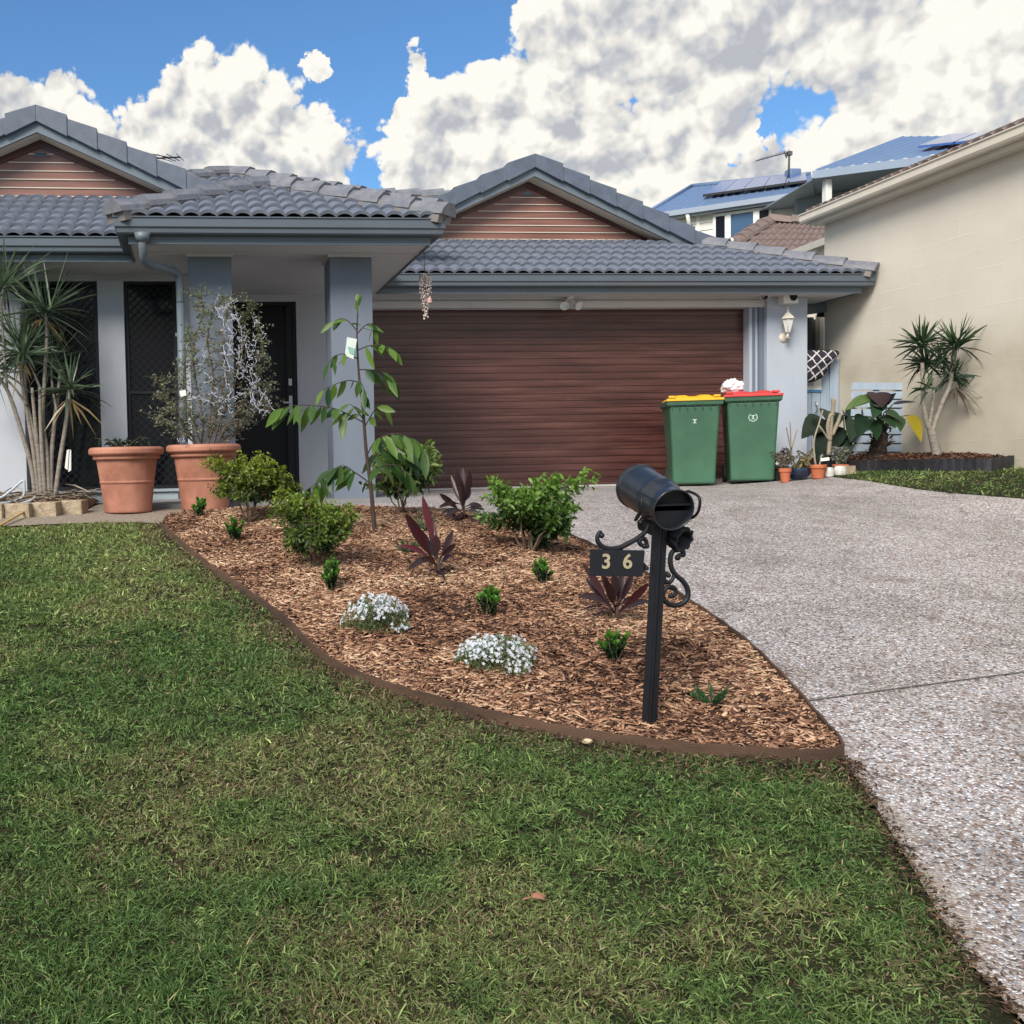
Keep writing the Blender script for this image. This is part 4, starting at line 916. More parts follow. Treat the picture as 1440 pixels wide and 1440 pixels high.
# cushion with a pale lattice, draped over the gate
def lattice_mat():
    m, nt, b = newmat('lattice_fabric'); tc = N(nt, 'ShaderNodeTexCoord'); sx = N(nt, 'ShaderNodeSeparateXYZ'); mp = N(nt, 'ShaderNodeMapping'); mp.inputs['Rotation'].default_value = (0, radians(38), 0); mp.inputs['Scale'].default_value = (11, 11, 11)
    L(nt, tc.outputs['Object'], mp.inputs[0]); nz = N(nt, 'ShaderNodeTexNoise', Scale=3.); L(nt, mp.outputs[0], nz.inputs['Vector'])
    mv = N(nt, 'ShaderNodeMix', data_type='VECTOR'); mv.inputs[0].default_value = .12; L(nt, mp.outputs[0], mv.inputs[4]); L(nt, nz.outputs['Color'], mv.inputs[5]); L(nt, mv.outputs[1], sx.inputs[0])
    fs = []
    for ax in ('X', 'Z'):
        f = N(nt, 'ShaderNodeMath', operation='PINGPONG'); f.inputs[1].default_value = .5; L(nt, sx.outputs[ax], f.inputs[0]); fs.append(f)
    mn = N(nt, 'ShaderNodeMath', operation='MINIMUM'); L(nt, fs[0].outputs[0], mn.inputs[0]); L(nt, fs[1].outputs[0], mn.inputs[1])
    r = ramp(nt, mn.outputs[0], [(.06, (.62,.60,.62)), (.09, (.022,.02,.035))]); L(nt, r.outputs[0], b.inputs['Base Color']); b.inputs['Roughness'].default_value = .9; return m
cu = thing('patterned_cushion', (8.05, 12.4, 2.8), 'dark cushion with a pale lattice pattern slung over the top of the gate', 'cushion')
outl = [(1110,497),(1150,493),(1178,494),(1176,502),(1168,512),(1158,528),(1149,534),(1138,537),(1124,532),(1112,522)]
oc = [at(x, y, 12.36) for x, y in outl]; cc_ = sum(oc, V((0,0,0)))/len(oc); vs = []; 
rings = [(1., 0), (.93, .045), (.7, .085), (.4, .105), (.0, .11)]
oc2 = catmull(oc, 3, True); nn = len(oc2); mb = MB(); vs = []
for s_ in (-1, 1):
    for r_, t_ in rings: vs += [cc_.lerp(p, r_)+V((0, s_*t_*.6+.012*sin(p.x*40+r_*9), .006*sin(p.x*55))) for p in oc2]
fs = []
for s_ in (0, 1):
    for j in range(4): fs += [((s_*5+j)*nn+i, (s_*5+j)*nn+(i+1) % nn, (s_*5+j+1)*nn+(i+1) % nn, (s_*5+j+1)*nn+i) for i in range(nn)]
mb.add(vs, fs, True); mb.build('cover', lattice_mat(), cu)
mb = MB(); mb.tube([p for p in oc2]+[oc2[0]], .008, 6); mb.build('piping', M['rubber'], cu)
# text helper: real letters as thin solids
def letters(body, size, origin, xdir, updir, mat, name, parent, depth=.002, bold=.0, space=1.):
    cu_ = bpy.data.curves.new('lettering', 'FONT'); cu_.body = body; cu_.size = size; cu_.extrude = depth; cu_.offset = bold; cu_.align_x = 'CENTER'; cu_.align_y = 'CENTER'; cu_.space_character = space
    t = bpy.data.objects.new('lettering', cu_); COL.objects.link(t); bpy.context.view_layer.update()
    me = bpy.data.meshes.new_from_object(t.evaluated_get(bpy.context.evaluated_depsgraph_get())); bpy.data.objects.remove(t)
    x = V(xdir).normalized(); u = V(updir).normalized(); n = x.cross(u); u = n.cross(x)
    off = V((0,0,0)); p = parent
    while p is not None: off = off+p.location; p = p.parent
    for v in me.vertices: v.co = V(origin)+x*v.co.x+u*v.co.y+n*v.co.z-off
    me.materials.clear(); me.materials.append(M[mat] if isinstance(mat, str) else mat)
    o = bpy.data.objects.new(name, me); COL.objects.link(o); o.parent = parent; return o
sg = thing('gate_sign', (8.0, 12.49, 2.5), 'small white sign with dark digits and a blue stripe on the gate boards', 'sign')
a = at(1128, 535, 12.49); b = at(1155, 548, 12.49); mb = MB(); mb.box(7.79, b.x, 12.488, 12.497, b.z, a.z+.02); mb.build('plate', M['white'], sg)
mb = MB(); mb.box(7.79, b.x, 12.484, 12.487, b.z-.03, b.z-.001); mb.build('stripe', pmat('blue_print', (.05,.20,.42), .5, .05, 3, 0), sg)
letters('000 360 131', .062, (7.90, 12.486, (a.z+b.z)/2+.005), (1,0,0), (0,0,1), pmat('navy_print', (.03,.04,.10), .5, .05, 3, 0), 'lettering', sg, .001, .001)
# ================================================================== BINS
def wheelie(name, pos, yaw, lidmat, label, ring_=True):
    t = thing(name, pos, label, 'bin', 'wheelie bins in front of the garage door'); t.rotation_euler = (0, 0, yaw); t.scale = (1.04, 1.04, 1.035)
    def part(n, mb, mat, parent=None, bevel=0):
        off = V((0,0,0))
        me = bpy.data.meshes.new(n); me.from_pydata([tuple(v) for v in mb.v], [], mb.f); me.polygons.foreach_set('use_smooth', mb.sm)
        bm = bmesh.new(); bm.from_mesh(me); bmesh.ops.recalc_face_normals(bm, faces=bm.faces)
        if bevel: bmesh.ops.bevel(bm, geom=[e for e in bm.edges if len(e.link_faces) == 2 and e.calc_face_angle(0) > .5], offset=bevel, segments=3, profile=.5, affect='EDGES', clamp_overlap=True)
        bm.to_mesh(me); bm.free(); me.materials.append(M[mat]); o = bpy.data.objects.new(n, me); COL.objects.link(o); o.parent = parent or t; return o
    # body tapers to the foot; front faces -Y, handle and wheels at +Y
    def ring(x0, x1, y0, y1, z): return [(x0,y0,z),(x1,y0,z),(x1,y1,z),(x0,y1,z)]
    mb = MB(); R_ = [ring(-.225,.225,-.25,.20,.02), ring(-.235,.235,-.265,.24,.30), ring(-.262,.262,-.30,.315,.80), ring(-.268,.268,-.305,.33,.90)]
    vs = [p for r in R_ for p in r]; mb.add(vs, [(0,1,2,3)]+[(i*4+k, i*4+(k+1) % 4, i*4+4+(k+1) % 4, i*4+4+k) for i in range(3) for k in range(4)]+[(12,13,14,15)]); body = part('body', mb, 'green_plastic', bevel=.028)
    mb = MB(); R_ = [ring(-.272,.272,-.31,.34,.885), ring(-.292,.292,-.335,.36,.905), ring(-.295,.295,-.34,.365,.955), ring(-.287,.287,-.33,.355,.960)]
    vs = [p for r in R_ for p in r]; mb.add(vs, [(0,1,2,3)]+[(i*4+k, i*4+(k+1) % 4, i*4+4+(k+1) % 4, i*4+4+k) for i in range(3) for k in range(4)]+[(12,13,14,15)])
    for k in range(7): x_ = -.24+k*.08; mb.box(x_-.003, x_+.003, -.328, -.30, .85, .90)
    mb.box(-.25, .25, .36, .40, .90, .95); part('rim', mb, 'green_plastic', body, .006)
    mb = MB(); mb.tube([(-.21, .40, .93), (-.21, .45, .97), (.21, .45, .97), (.21, .40, .93)], .016, 8); part('handle', mb, 'green_plastic', body)
    # lid: domed panel with raised ribs
    mb = MB(); vs = []; nx, ny = 14, 12
    for j in range(ny+1):
        for i in range(nx+1):
            u = i/nx*2-1; v = j/ny*2-1; e = max(abs(u), abs(v)); z_ = .962+.045*(1-e**4)+(.014 if (.25 < abs(u) < .7 and abs(v) < .8) else 0)+.012*(v+1)/2
            vs.append((u*.287, v*.335+.01, z_ if e < .99 else .957))
    mb.add(vs, [(j*(nx+1)+i, j*(nx+1)+i+1, (j+1)*(nx+1)+i+1, (j+1)*(nx+1)+i) for j in range(ny) for i in range(nx)]); 
    mb.box(-.30, .30, -.352, -.335, .948, .975); mb.box(-.27, -.20, -.30, -.22, .985, 1.01); mb.box(.20, .27, -.30, -.22, .985, 1.01)
    mb.box(-.22, -.10, .31, .40, .975, 1.005); mb.box(.10, .22, .31, .40, .975, 1.005); part('lid', mb, lidmat, None, .004)
    for s_ in (-1, 1):
        mb = MB(); mb.lathe([(.03,-.02),(.095,-.024),(.1,-.01),(.1,.01),(.095,.024),(.03,.02)], (s_*.23, .27, .10), 24, (1,0,0)); w = part('wheel', mb, 'rubber')
        mb = MB(); mb.lathe([(.001,-.018),(.05,-.018),(.05,.018),(.001,.018)], (s_*.23, .27, .10), 16, (1,0,0)); part('hub', mb, 'greyplastic', w)
    # moulded round emblem printed on the front
    mb = MB(); y_ = -.2965
    for k in range(24 if ring_ else 0):
        a0, a1 = 2*pi*k/24, 2*pi*(k+1)/24
        for r0, r1 in ((.040, .046),): mb.add([(r0*cos(a0), y_, .72+r0*sin(a0)), (r1*cos(a0), y_-.0008, .72+r1*sin(a0)), (r1*cos(a1), y_-.0008, .72+r1*sin(a1)), (r0*cos(a1), y_, .72+r0*sin(a1))], [(0,1,2,3)])
    mb.box(-.022, .022, y_-.001, y_, .735, .742); mb.box(-.004, .006, y_-.001, y_, .708, .735); mb.box(-.018, .018, y_-.001, y_, .700, .706)
    part('emblem', mb, 'emblem', body); return t
b1 = ground(966, 679); b1 = V((5.87, 11.50, 0)); b1.z = gf(b1.x, b1.y)
lbin = wheelie('wheelie_bin', b1, radians(-19), 'yellow_plastic', 'green wheelie bin with yellow lid in front of the timber garage door', False)
b2 = V((6.50, 11.32, 0)); b2.z = gf(b2.x, b2.y)
rbin = wheelie('wheelie_bin', b2, radians(-23), 'red_plastic', 'green wheelie bin with red lid and white bag beside the garage pillar')
mb = MB(); mb.box(.10, .135, -.293, -.290, .17, .20); o = mb.build('sticker', M['white'], None); o.data.transform(Matrix.Rotation(.5, 4, 'Y')@Matrix.Identity(4)); o.parent = rbin; o.location = (.06, .012, .10)
# plastic bag and black liner on the red lid
def blob_bag(name, c, r, sc, mat, label, cat, seed):
    rs = np.random.default_rng(seed); mb = MB(); n, m = 40, 26; vs = []
    ph = rs.uniform(0, 6, 8)
    for j in range(m+1):
        a = pi*j/m
        for i in range(n):
            b = 2*pi*i/n
            k = 1+.14*sin(3*b+ph[0]+2*a)+.10*sin(5*b-4*a+ph[1])+.08*sin(9*b+6*a+ph[2])+.06*sin(13*a+ph[3]+2*b)+.04*sin(17*b+ph[4]-7*a)
            vs.append((r*k*sin(a)*cos(b)*sc[0], r*k*sin(a)*sin(b)*sc[1], r*k*cos(a)*sc[2]))
    mb.add(vs, [(j*n+i, (j+1)*n+i, (j+1)*n+(i+1) % n, j*n+(i+1) % n) for j in range(m) for i in range(n)], True); o = mb.build(name, M[mat]); o.location = c; return tag(o, label, cat)
top = lambda b, y, dx=0, dy=0: V((b.x+dx, b.y+dy, b.z+1.02))
q = at(1031, 544, 11.3); blob_bag('plastic_bag', V((q.x, 11.33, b2.z+1.115)), .105, (1.15,.9,.72), 'bag', 'crumpled white plastic bag on top of the red bin lid', 'plastic bag', 3)
q = at(1062, 549, 11.4); blob_bag('bin_liner', V((q.x, 11.6, b2.z+1.03)), .07, (2.0,.8,.5), 'rubber', 'scrap of black plastic bag behind the red bin lid', 'plastic bag', 5)
# ================================================================== MAILBOX
YM = 3.68
base = on_bed(912, 1012); YM = base.y
mx = thing('mailbox', base, 'black cast mailbox shaped like a milk can on a post with scrolls', 'mailbox')
def mp_(n, mb, mat='black', parent=None, bevel=0): return mb.build(n, M[mat] if isinstance(mat, str) else mat, parent or mx, bevel)
pb = at(912, 1016, YM)+V((0,0,-.05)); pt = at(928, 738, YM)
mb = MB(); mb.bar(pb, pt, .042, .042, up=(.35,-1,0)); post = mp_('post', mb, bevel=.004)
mb = MB(); pd = (pt-pb).normalized(); 
for s_ in (-1, 1): mb.bar(pb.lerp(pt, .05)+V((s_*.011-.008,-.0225,0)), pt+V((s_*.011-.008,-.0225,-.01)), .004, .005, up=(0,-1,0))
mp_('post_ribs', mb, 'black', post)
bk = at(897, 684, YM+.17); ft = at(947, 717, YM-.13); ax = (ft-bk); Lc = ax.length; axn = ax.normalized(); s = Lc/.35
mb = MB(); Rb = .088
prof = [(.001,-.005),(Rb*1.03,-.005),(Rb*1.05,.0),(Rb*1.05,.014),(Rb,.018),(Rb*.99,Lc*.60),(Rb*1.02,Lc*.61),(Rb*1.02,Lc*.64),(Rb*.98,Lc*.66),(Rb*.90,Lc*.80),(Rb*.86,Lc*.86),(Rb*.90,Lc*.97),(Rb*.92,Lc*1.0),(Rb*.92,Lc*1.01),(Rb*.86,Lc*1.01),(Rb*.85,Lc*.90)]
mb.lathe(prof, bk, 48, axn); can = mp_('can', mb, 'canblack')
sxv = axn.cross(V((0,0,1))).normalized(); syv = sxv.cross(axn); syv = syv if syv.z > 0 else -syv
fcn = bk+axn*(Lc*.93); n = 40
def seg(z0, z1, off):                       # slice of the round face between two heights
    pts = []
    for k in range(n+1):
        z_ = z0+(z1-z0)*k/n; pts.append(sxv*math.sqrt(max(0, (Rb*.845)**2-z_*z_))+syv*z_)
    for k in range(n, -1, -1):
        z_ = z0+(z1-z0)*k/n; pts.append(-sxv*math.sqrt(max(0, (Rb*.845)**2-z_*z_))+syv*z_)
    return [fcn+p+axn*off for p in pts]
mb = MB(); mb.prism(seg(-Rb*.845, -.010, .0), axn*.003); fp = mp_('face_plate', mb)
mb = MB(); mb.prism(seg(.014, Rb*.845, -.012), axn*.003); w_ = math.sqrt((Rb*.84)**2-.016**2); mb.bar(fcn+syv*.016-sxv*w_+axn*.006, fcn+syv*.016+sxv*w_+axn*.006, .005, .016, up=axn); mp_('slot_flap', mb, 'black', fp)
mb = MB(); mb.prism(seg(-.02, .03, -.10), axn*.003); mp_('inner_plate', mb, 'rubber', fp)
for s_ in (-1, 1):                          # side handles of the can
    hb = bk+axn*(Lc*.66)+sxv*s_*Rb*.98; hd = bk+axn*(Lc*.90)+sxv*s_*Rb*.95
    mb = MB(); up_ = syv
    mb.tube(catmull([hb+up_*.034, hb+sxv*s_*.016+up_*.042+axn*.018, hd+sxv*s_*.030+up_*.034, hd+sxv*s_*.032-up_*.022, hb+sxv*s_*.022+axn*.03-up_*.062, hb-up_*.050], 7), .0055, 8); mp_('handle', mb)
# newspaper tube below with a fluted mouth
ta = at(905, 735, YM+.16); tb = at(962, 760, YM-.02); tn = (tb-ta).normalized(); mb = MB(); fl_ = []
n = 48; Lt = (tb-ta).length; vs = []
tx = tn.cross(V((0,0,1))).normalized(); ty = tx.cross(tn)
for z_, r_, f_ in ((0,.034,0),(Lt*.55,.034,0),(Lt*.62,.037,.002),(Lt,.043,.012),(Lt,.034,.006),(Lt*.3,.028,0)):
    for k in range(n):
        a = 2*pi*k/n; rr = r_+f_*abs(sin(a*4.5)); vs.append(ta+tn*z_+tx*rr*cos(a)+ty*rr*sin(a))
mb.add(vs, [(j*n+i, j*n+(i+1) % n, (j+1)*n+(i+1) % n, (j+1)*n+i) for j in range(5) for i in range(n)], True); mp_('newspaper_tube', mb)
def scroll(pts, r, name='scroll', Y=None, k=8, dY=0):
    Y = Y or YM; P = catmull([at(x, y, Y) for x, y in pts], k); m = len(P)
    rs = [r*(.8+.35*sin(pi*min(i/m*1.0, 1))) for i in range(m)]
    mb = MB(); mb.tube(P, rs, 10); mb.sphere(P[0], r*1.35, 10); mb.sphere(P[-1], r*1.2, 10); return mp_(name, mb)
scroll([(846,753),(844,748),(841,752),(840,759),(844,766),(853,771),(868,771),(884,764),(898,756),(907,748),(912,738),(910,732),(903,731),(900,736)], .0085)
scroll([(906,768),(901,766),(899,761),(903,757),(908,760),(910,768)], .008)
scroll([(903,801),(898,803),(898,797),(903,793),(909,799)], .008)
mb = MB(); mb.sphere(at(901, 735, YM-.02), .0135, 14); mp_('ball', mb)
# large S scroll right of the post
scroll([(953,784),(956,780),(961,781),(960,775),(951,773),(944,779),(943,793),(948,806),(960,817),(967,829),(966,842),(957,850),(945,851),(936,846),(932,838),(935,829),(943,825),(950,829),(949,837),(943,838)], .0088)
scroll([(940,809),(937,806),(934,810),(935,817),(941,819),(946,814),(948,806)], .0075)
# number plate
p0 = at(831, 773, YM-.02); p1 = at(907, 774, YM-.02); p2 = at(904, 811, YM-.02); p3 = at(830, 810, YM-.02)
xd = (p1-p0).normalized(); ud = (p0-p3).normalized(); fnm = xd.cross(ud).normalized()
if fnm.y > 0: fnm = -fnm
mb = MB(); mb.prism([p0, p1, p2, p3], fnm*-.010); pl = mp_('number_plate', mb, 'black', None, .0015)
for ch, (cx_, cy_) in (('3', (852.5, 790.5)), ('6', (882.5, 790.5))):
    letters(ch, .078, at(cx_, cy_, YM-.0235), xd, ud, 'gold', 'digit', pl, .0012, .0016)
scroll([(842,774),(850,771),(862,772),(874,771)], .006, 'bracket')
# ================================================================== PLANTS
def skeleton(mb, base, ends, r0, r1, wig=.06, n=6, seed=0):
    rs = np.random.default_rng(seed)
    for e in ends:
        b = V(base)+V((rs.uniform(-.02,.02), rs.uniform(-.02,.02), 0)); e = V(e); P = []
        for i in range(n+1):
            t = i/n; p = b.lerp(e, t); w = wig*sin(pi*t)*(e-b).length
            P.append(p+V((rs.uniform(-w,w), rs.uniform(-w,w), rs.uniform(-w,w)*.4+.05*(e-b).length*sin(pi*t))))
        mb.tube(P, [r0+(r1-r0)*i/n for i in range(n+1)], 5)
def bush(name, label, base, crown, nstem, nleaf, lsize, cols_lo, cols_hi, group, cat='shrub', seed=1, leafprof=LEAF, mat='leaf', hang=.2, lobes=7, w=.42):
    """crown: (cx,cy,cz,rx,ry,rz) relative to the base"""
    rs = np.random.default_rng(seed); t = thing(name, base, label, cat, group); b = V(base); cx, cy, cz, rx, ry, rz = crown
    # uneven lobes of foliage
    LB = []
    for k in range(lobes):
        a = rs.uniform(0, 2*pi); q = rs.uniform(.25, .8); zz = rs.uniform(-.8, .72)
        LB.append((cx+rx*q*cos(a), cy+ry*q*sin(a), cz+rz*zz, rs.uniform(.30, .55)))
    ends = []; P = []; D = []
    nt = nstem*10
    for k in range(nt):
        l = LB[k % lobes]; d = rdir(1)[0]; d[2] = abs(d[2])*.8+.05 if rs.random() < .6 else d[2]
        rr = rs.uniform(.55, 1.12)*l[3]
        e = V((l[0]+d[0]*rr*rx, l[1]+d[1]*rr*ry, l[2]+d[2]*rr*rz)); ends.append(e)
    mb = MB(); mains = [V((l[0], l[1], l[2]))*.85 for l in LB][:max(nstem, 4)]
    skeleton(mb, b+V((0,0,-.02)), [b+m for m in mains], .007*rx/.3, .003, .07, 6, seed)
    for k, e in enumerate(ends): skeleton(mb, b+mains[k % len(mains)]*.8, [b+e], .0035, .0012, .08, 4, seed+k)
    mb.build('stems', M['twig'], t)
    per = nleaf//nt; lf = Leaves()
    for k, e in enumerate(ends):
        m = V(mains[k % len(mains)]*.8); ax = (e-m); Lx = ax.length; ax = np.array(ax.normalized())
        s_ = rs.uniform(.15, 1.02, per)**.7; Pp = np.array(b+m)+np.outer(s_*Lx, ax)+rs.normal(0, .012, (per, 3))*(1+rx)
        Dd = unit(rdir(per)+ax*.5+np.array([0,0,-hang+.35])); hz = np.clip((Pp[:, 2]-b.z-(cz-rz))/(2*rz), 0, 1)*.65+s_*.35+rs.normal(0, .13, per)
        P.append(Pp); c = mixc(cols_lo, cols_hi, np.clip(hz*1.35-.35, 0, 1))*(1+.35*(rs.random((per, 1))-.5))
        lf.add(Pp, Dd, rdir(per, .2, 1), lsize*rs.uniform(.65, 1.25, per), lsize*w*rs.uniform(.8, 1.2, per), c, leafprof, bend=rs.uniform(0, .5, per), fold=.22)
    lf.build('foliage', M[mat], t); return t
pxm = lambda d: d/F
def crown_from(px0, px1, py0, py1, base):
    """crown ellipsoid from its measured extent at the depth of its base"""
    Y = base.y; a = at(px0, (py0+py1)/2, Y); b = at(px1, (py0+py1)/2, Y); c = at((px0+px1)/2, py0, Y); d = at((px0+px1)/2, py1, Y)
    return ((a.x+b.x)/2-base.x, 0, (c.z+d.z)/2-base.z, (b.x-a.x)/2*(1.12 if px1-px0 > 95 else 1), (b.x-a.x)/2*.9, (c.z-d.z)/2)
GS = 'yellow green shrubs planted in the mulch bed'
LO = (.016,.042,.018); HI = (.17,.26,.035)
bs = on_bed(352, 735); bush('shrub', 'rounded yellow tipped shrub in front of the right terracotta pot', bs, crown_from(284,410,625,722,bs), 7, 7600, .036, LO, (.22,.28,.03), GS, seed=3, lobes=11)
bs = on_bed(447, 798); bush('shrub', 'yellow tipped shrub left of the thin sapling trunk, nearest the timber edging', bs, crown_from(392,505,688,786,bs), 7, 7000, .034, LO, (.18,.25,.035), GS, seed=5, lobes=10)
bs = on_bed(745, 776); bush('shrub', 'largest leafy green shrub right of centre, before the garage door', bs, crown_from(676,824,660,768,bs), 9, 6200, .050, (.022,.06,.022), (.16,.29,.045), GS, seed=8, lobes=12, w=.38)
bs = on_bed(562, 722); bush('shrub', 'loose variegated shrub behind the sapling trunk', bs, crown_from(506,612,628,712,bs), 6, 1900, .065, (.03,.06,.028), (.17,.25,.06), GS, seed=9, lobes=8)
# small round box plants
GB = 'small young box plants dotted over the mulch'
for (x, y, w_, h_, lb, sd) in [(281,727,26,28,'tiny dark box plant beside the foot of the right terracotta pot',21),(331,761,30,40,'small two tipped box plant left of the yellow shrubs near the edging',22),(466,830,34,50,'small upright box plant between the second yellow shrub and white flowers',23),
        (688,867,40,48,'small box plant between the two white flower clumps, just behind them',24),(763,821,34,42,'small box plant in front of the largest green shrub',25),(863,929,46,48,'small bright box plant left of the mailbox post',26)]:
    bs = on_bed(x, y); t = thing('box_plant', bs, lb, 'plant', GB); c = crown_from(x-w_*.62, x+w_*.62, y-h_, y, bs); rs = np.random.default_rng(sd)
    mb = MB(); ends = []
    for k in range(16):
        a = rs.uniform(0, 6.28); q = rs.uniform(.1, .85); ends.append(bs+V((c[3]*q*cos(a), c[3]*q*sin(a), c[5]*2*rs.uniform(.45, 1.0)*(1-.3*q))))
    skeleton(mb, bs+V((0,0,-.01)), ends, .003, .002, .05, 4, sd); mb.build('stems', M['twig'], t)
    lf = Leaves()
    for e in ends:
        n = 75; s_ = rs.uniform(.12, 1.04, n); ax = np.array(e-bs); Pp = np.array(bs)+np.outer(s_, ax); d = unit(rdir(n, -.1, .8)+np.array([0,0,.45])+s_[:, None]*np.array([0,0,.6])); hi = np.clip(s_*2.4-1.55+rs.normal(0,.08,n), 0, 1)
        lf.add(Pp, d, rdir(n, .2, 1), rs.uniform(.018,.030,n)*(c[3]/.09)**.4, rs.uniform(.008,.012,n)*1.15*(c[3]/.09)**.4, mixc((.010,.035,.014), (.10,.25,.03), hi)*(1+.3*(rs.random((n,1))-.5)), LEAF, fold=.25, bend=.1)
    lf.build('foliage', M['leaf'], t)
# feathery low plants
for (x, y, w_, h_, lb, sd) in [(1000,990,60,30,'low feathery blue green plant right of the mailbox post',31),(575,778,44,26,'low grey green plant left of the front red cordyline',32),(598,748,40,36,'low grey green plant behind the front red cordyline',33)]:
    bs = on_bed(x, y); t = thing('ground_cover_plant', bs, lb, 'plant', 'low feathery plants on the mulch'); c = crown_from(x-w_/2, x+w_/2, y-h_, y, bs); rs = np.random.default_rng(sd); lf = Leaves(); mb = MB()
    for k in range(12):
        a = rs.uniform(0, 6.28); e = V((c[3]*rs.uniform(.5,1.05)*cos(a), c[3]*rs.uniform(.5,1.)*sin(a), c[5]*2*rs.uniform(.35,.95))); P_ = [bs, bs+e*.5+V((0,0,.01)), bs+e]; mb.tube(P_, [.002,.0015,.001], 4)
        n = 90; s_ = rs.uniform(.1, 1, n); Pp = np.array(bs)+np.outer(s_, np.array(e)); d = unit(unit(np.array([e]))*.8+rdir(n)*.7+np.array([0,0,.25]))
        lf.add(Pp, d, rdir(n), rs.uniform(.010,.022,n), rs.uniform(.002,.0035,n)*1.3, mixc((.02,.07,.03),(.06,.17,.06),rs.random(n)), LEAFS)
    mb.build('stems', M['stem'], t); lf.build('foliage', M['leaf'], t)
# white flowering mounds
for (x0, x1, y0, y1, lb, sd) in [(486,574,824,888,'left clump of small white flowers, near the timber edging',41),(646,748,882,940,'right clump of small white flowers, nearer the mailbox',42)]:
    bs = on_bed((x0+x1)/2, y1-4); t = thing('white_flowers', bs, lb, 'flowers', 'white flower clumps'); c = crown_from(x0, x1, y0, y1-8, bs); rs = np.random.default_rng(sd)
    sh = lambda a: 1+.22*np.sin(2*a+sd)+.13*np.sin(5*a+sd*2)
    lf = Leaves(); n = 1900; vg = lambda X_, Y_: vnoise(X_*1.0+sd, Y_, 17); a = rs.uniform(0, 6.28, n); q = np.sqrt(rs.random(n))*sh(a); H_ = c[5]*2*np.sqrt(np.clip(1.12-(q*.9)**2, .05, 1.1))*.80; zf = rs.random(n)
    P_ = np.stack([bs.x+c[3]*q*np.cos(a)*.98, bs.y+c[3]*.85*q*np.sin(a), bs.z+H_*zf], 1)
    lf.add(P_, unit(rdir(n, -.1, 1)+np.array([0,0,.5])), rdir(n, .2, 1), rs.uniform(.014,.026,n), rs.uniform(.004,.007,n), mixc((.04,.08,.03),(.14,.20,.08),rs.random(n)), LEAFS); lf.build('foliage', M['leaf'], t)
    mb = MB(); skeleton(mb, bs, [V(p) for p in P_[:40]], .0022, .0012, .06, 4, sd); mb.build('stems', M['twig'], t)
    m = 520; a = rs.uniform(0, 6.28, m); q = np.sqrt(rs.random(m))*sh(a); H_ = c[5]*2*np.sqrt(np.clip(1.12-(q*.9)**2, .05, 1.1))*.84*(.9+.16*rs.random(m)); cen = np.stack([bs.x+c[3]*q*np.cos(a), bs.y+c[3]*.85*q*np.sin(a), bs.z+H_*(.30+.72*rs.random(m)**.5)], 1)
    nf = unit(np.stack([q*np.cos(a)*.6, q*np.sin(a)*.6-.45, np.ones(m)*.55], 1)+rdir(m)*.35); keep = vg(cen[:, 0], cen[:, 1]) > .25; cen = cen[keep]; nf = nf[keep]; m = len(cen); cen[:, 2] += rs.normal(0, .006, m); u = unit(np.cross(nf, rdir(m))); v = np.cross(nf, u); pf = Leaves()
    for k in range(5):
        ang = 2*pi*k/5; d = u*cos(ang)+v*sin(ang)+nf*.25
        pf.add(cen, d, nf, rs.uniform(.007,.0105,m), .0060, np.array([(.60,.64,.70)])*(1-.1*rs.random((m,1))), [(0,.3),(.6,1.),(1,.5)])
    pf.build('petals', M['petal'], t)
# burgundy cordylines
def cordyline(bpx, tip_list, lb, sd, wide=.075, colr=None, stem_h=.12):
    bs = on_bed(*bpx); t = thing('red_cordyline', bs, lb, 'plant', 'burgundy leaved cordylines'); rs = np.random.default_rng(sd); mb = MB()
    st = bs+V((0,0,stem_h)); mb.tube([bs+V((0,0,-.03)), bs+V((.005,0,stem_h*.5)), st], [.014,.012,.010], 8); mb.build('stem', M['stem'], t); lf = Leaves()
    for (x, y, w_, c_, dY) in tip_list:
        e = at(x, y, bs.y+dY); o = bs+V((0,0,stem_h*rs.uniform(.35, 1.))); d = e-o; Ln = d.length; bend = .0 if d.z > .6*Ln else .35
        e2 = e+V((0,0,bend*Ln)); d = (e2-o).normalized()
        col = np.array({'d': (.022,.007,.011), 'm': (.040,.010,.015), 'r': (.085,.017,.026), 'g': (.035,.02,.028)}[c_])
        lf.add([o], [tuple(d)], [(rs.uniform(-.4,.4), -1., .35)], Ln, w_*.85, [tuple(col)], [(0,.16),(.12,.14),(.28,.22),(.45,.8),(.65,1.),(.82,.8),(.94,.4),(1,.03)], bend=bend, fold=.3)
    for k in range(7):
        a = rs.uniform(0, 6.28); lf.add([bs+V((0,0,.04))], [(cos(a), sin(a), rs.uniform(.1,.7))], [(0,0,1)], rs.uniform(.15,.28), .028, [(.028,.012,.018)], [(0,.25),(.3,.5),(.6,1.),(1,.04)], bend=.5, fold=.3)
    lf.build('leaves', M['leafdark'], t); return t
cordyline((616,812), [(594,697,.055,'r',0),(570,722,.075,'m',-.1),(583,740,.07,'d',.05),(612,752,.065,'m',0),(637,746,.05,'d',.1),(641,765,.045,'d',-.05),(590,775,.06,'m',-.1),(546,753,.05,'r',.0),(640,772,.035,'d',.1),(572,800,.05,'g',-.15),(600,760,.07,'d',.1),(606,730,.06,'d',.15)], 'front red cordyline with pointed pink edged leaves between two white flower clumps', 51)
